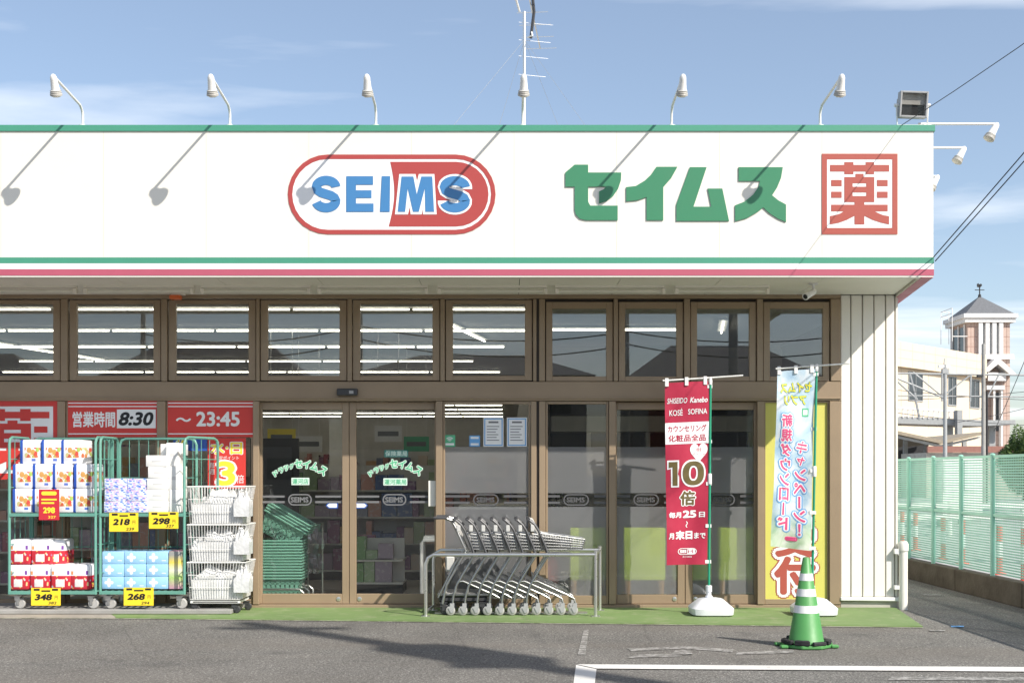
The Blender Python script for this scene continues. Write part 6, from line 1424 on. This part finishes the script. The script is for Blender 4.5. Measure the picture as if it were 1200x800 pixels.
x = X(322, 1.9); t = thing('display_stand', 'narrow dark poster stand behind the stacked green baskets', 'display', (x, 1.9, 0.02))
MB().box(x - 0.28, x + 0.28, 1.88, 1.92, 0.3, 1.75).build('panel', 'dark_in', t); MB().sheet(x - 0.22, x + 0.2, 0.9, 1.65, 1.8785).build('print', 'badge_grey', t, fix=False); MB().box(x - 0.3, x + 0.3, 1.75, 2.05, 0.021, 0.06).build('foot', 'dark_in', t); MB().box(x - 0.03, x + 0.03, 1.885, 1.915, 0.061, 0.299).build('post', 'steel', t)
# pharmacy: back shelves, counter, lime chairs, extinguisher, plant
t = thing('pharmacy_cabinet', 'dark wall cabinet with a pale band at the back of the pharmacy', 'cabinet', (2.0, 4.3, 0.02))
MB().box(0.6, 3.7, 4.25, 4.59, 0.021, 1.62).build('lower_unit', 'shelf_white', t); MB().box(0.6, 3.7, 4.3, 4.59, 1.63, 1.90).build('open_shelf', 'dark_in', t); MB().box(0.6, 3.7, 4.2, 4.59, 1.91, 2.12).build('pale_band', 'shelf_white', t); MB().box(0.6, 3.7, 4.3, 4.59, 2.13, 2.5).build('upper_unit', 'dark_in', t)
for x in (1.1, 1.9, 2.7, 3.3): MB().box(x - 0.03, x + 0.03, 4.19, 4.299, 1.63, 1.905).build('divider', 'shelf_white', t)
def chair(u0, u1, label, y=0.10):
    x0, x1 = X(u0, y), X(u1, y); t = thing('lounge_chair', label, 'chair', ((x0 + x1) / 2, y + 0.25, 0.02), 'lime chairs in the pharmacy')
    MB().box(x0, x1, y, y + 0.09, 0.27, Z(618, y)).build('backrest', 'lime', t, bevel=0.015, seg=2, smooth=True); MB().box(x0 + 0.005, x1 - 0.005, y + 0.091, y + 0.5, 0.27, 0.42).build('seat', 'lime', t, bevel=0.015, seg=2, smooth=True)
    for xx in (x0 + 0.04, x1 - 0.04):
        for yy in (y + 0.03, y + 0.45): MB().tube([(xx, yy, 0.021), (xx, yy, 0.269)], [0.022, 0.034], 8).build('leg', 'wood', t, smooth=True)
chair(668, 711, 'lime chair behind frosted glass just right of the trolleys'); chair(731, 780, 'lime chair behind frosted glass left of the red banner'); chair(789, 834, 'lime chair behind the red banner'); chair(842, 886, 'lime chair behind frosted glass right of the red banner')
ex = X(644, 0.35)
t = thing('fire_extinguisher', 'red fire extinguisher behind the glass next to the wide post', 'fire extinguisher', (ex + 0.03, 0.35, 0.02))
MB().lathe([(0.06, 0.05), (0.065, 0.07), (0.065, 0.40), (0.045, 0.45), (0.02, 0.47), (0.02, 0.5)], (ex + 0.03, 0.35, 0), 16).build('cylinder', 'banner_red', t, smooth=True)
MB().box(ex - 0.01, ex + 0.07, 0.335, 0.365, 0.50, 0.53).build('handle', 'black', t); MB().tube([(ex + 0.06, 0.35, 0.5), (ex + 0.11, 0.33, 0.42), (ex + 0.10, 0.33, 0.2)], 0.009, 6).build('hose', 'black', t, smooth=True); MB().lathe([(0.066, 0.021), (0.066, 0.049)], (ex + 0.03, 0.35, 0), 12).build('stand', 'black', t)
t = thing('potted_plant', 'leafy green pot plant behind the glass right of the wide post', 'plant', (X(648, 0.75), 0.75, 0.02))
px = X(650, 0.75); MB().lathe([(0.10, 0.021), (0.14, 0.30), (0.13, 0.30), (0.12, 0.27)], (px, 0.75, 0), 16).build('pot', 'siding', t, smooth=True)
m = MB(); rnd = random.Random(5)
for i in range(150):
    a = rnd.uniform(0, 6.28); l = rnd.uniform(0.05, 0.24); z = rnd.uniform(0.75, 1.32); p = Vector((px + l * math.cos(a), 0.75 + l * math.sin(a), z)); u_ = Vector((math.cos(a), math.sin(a), rnd.uniform(-0.4, 0.5))) * 0.06; w_ = Vector((-math.sin(a), math.cos(a), 0)) * 0.018
    m.quad(p - u_, p + w_, p + u_, p - w_)
m.build('leaves', 'leaf', t, fix=False); MB().tube([(px, 0.75, 0.28), (px + 0.02, 0.75, 1.2)], [0.018, 0.008], 6).build('stem', 'bark', t)
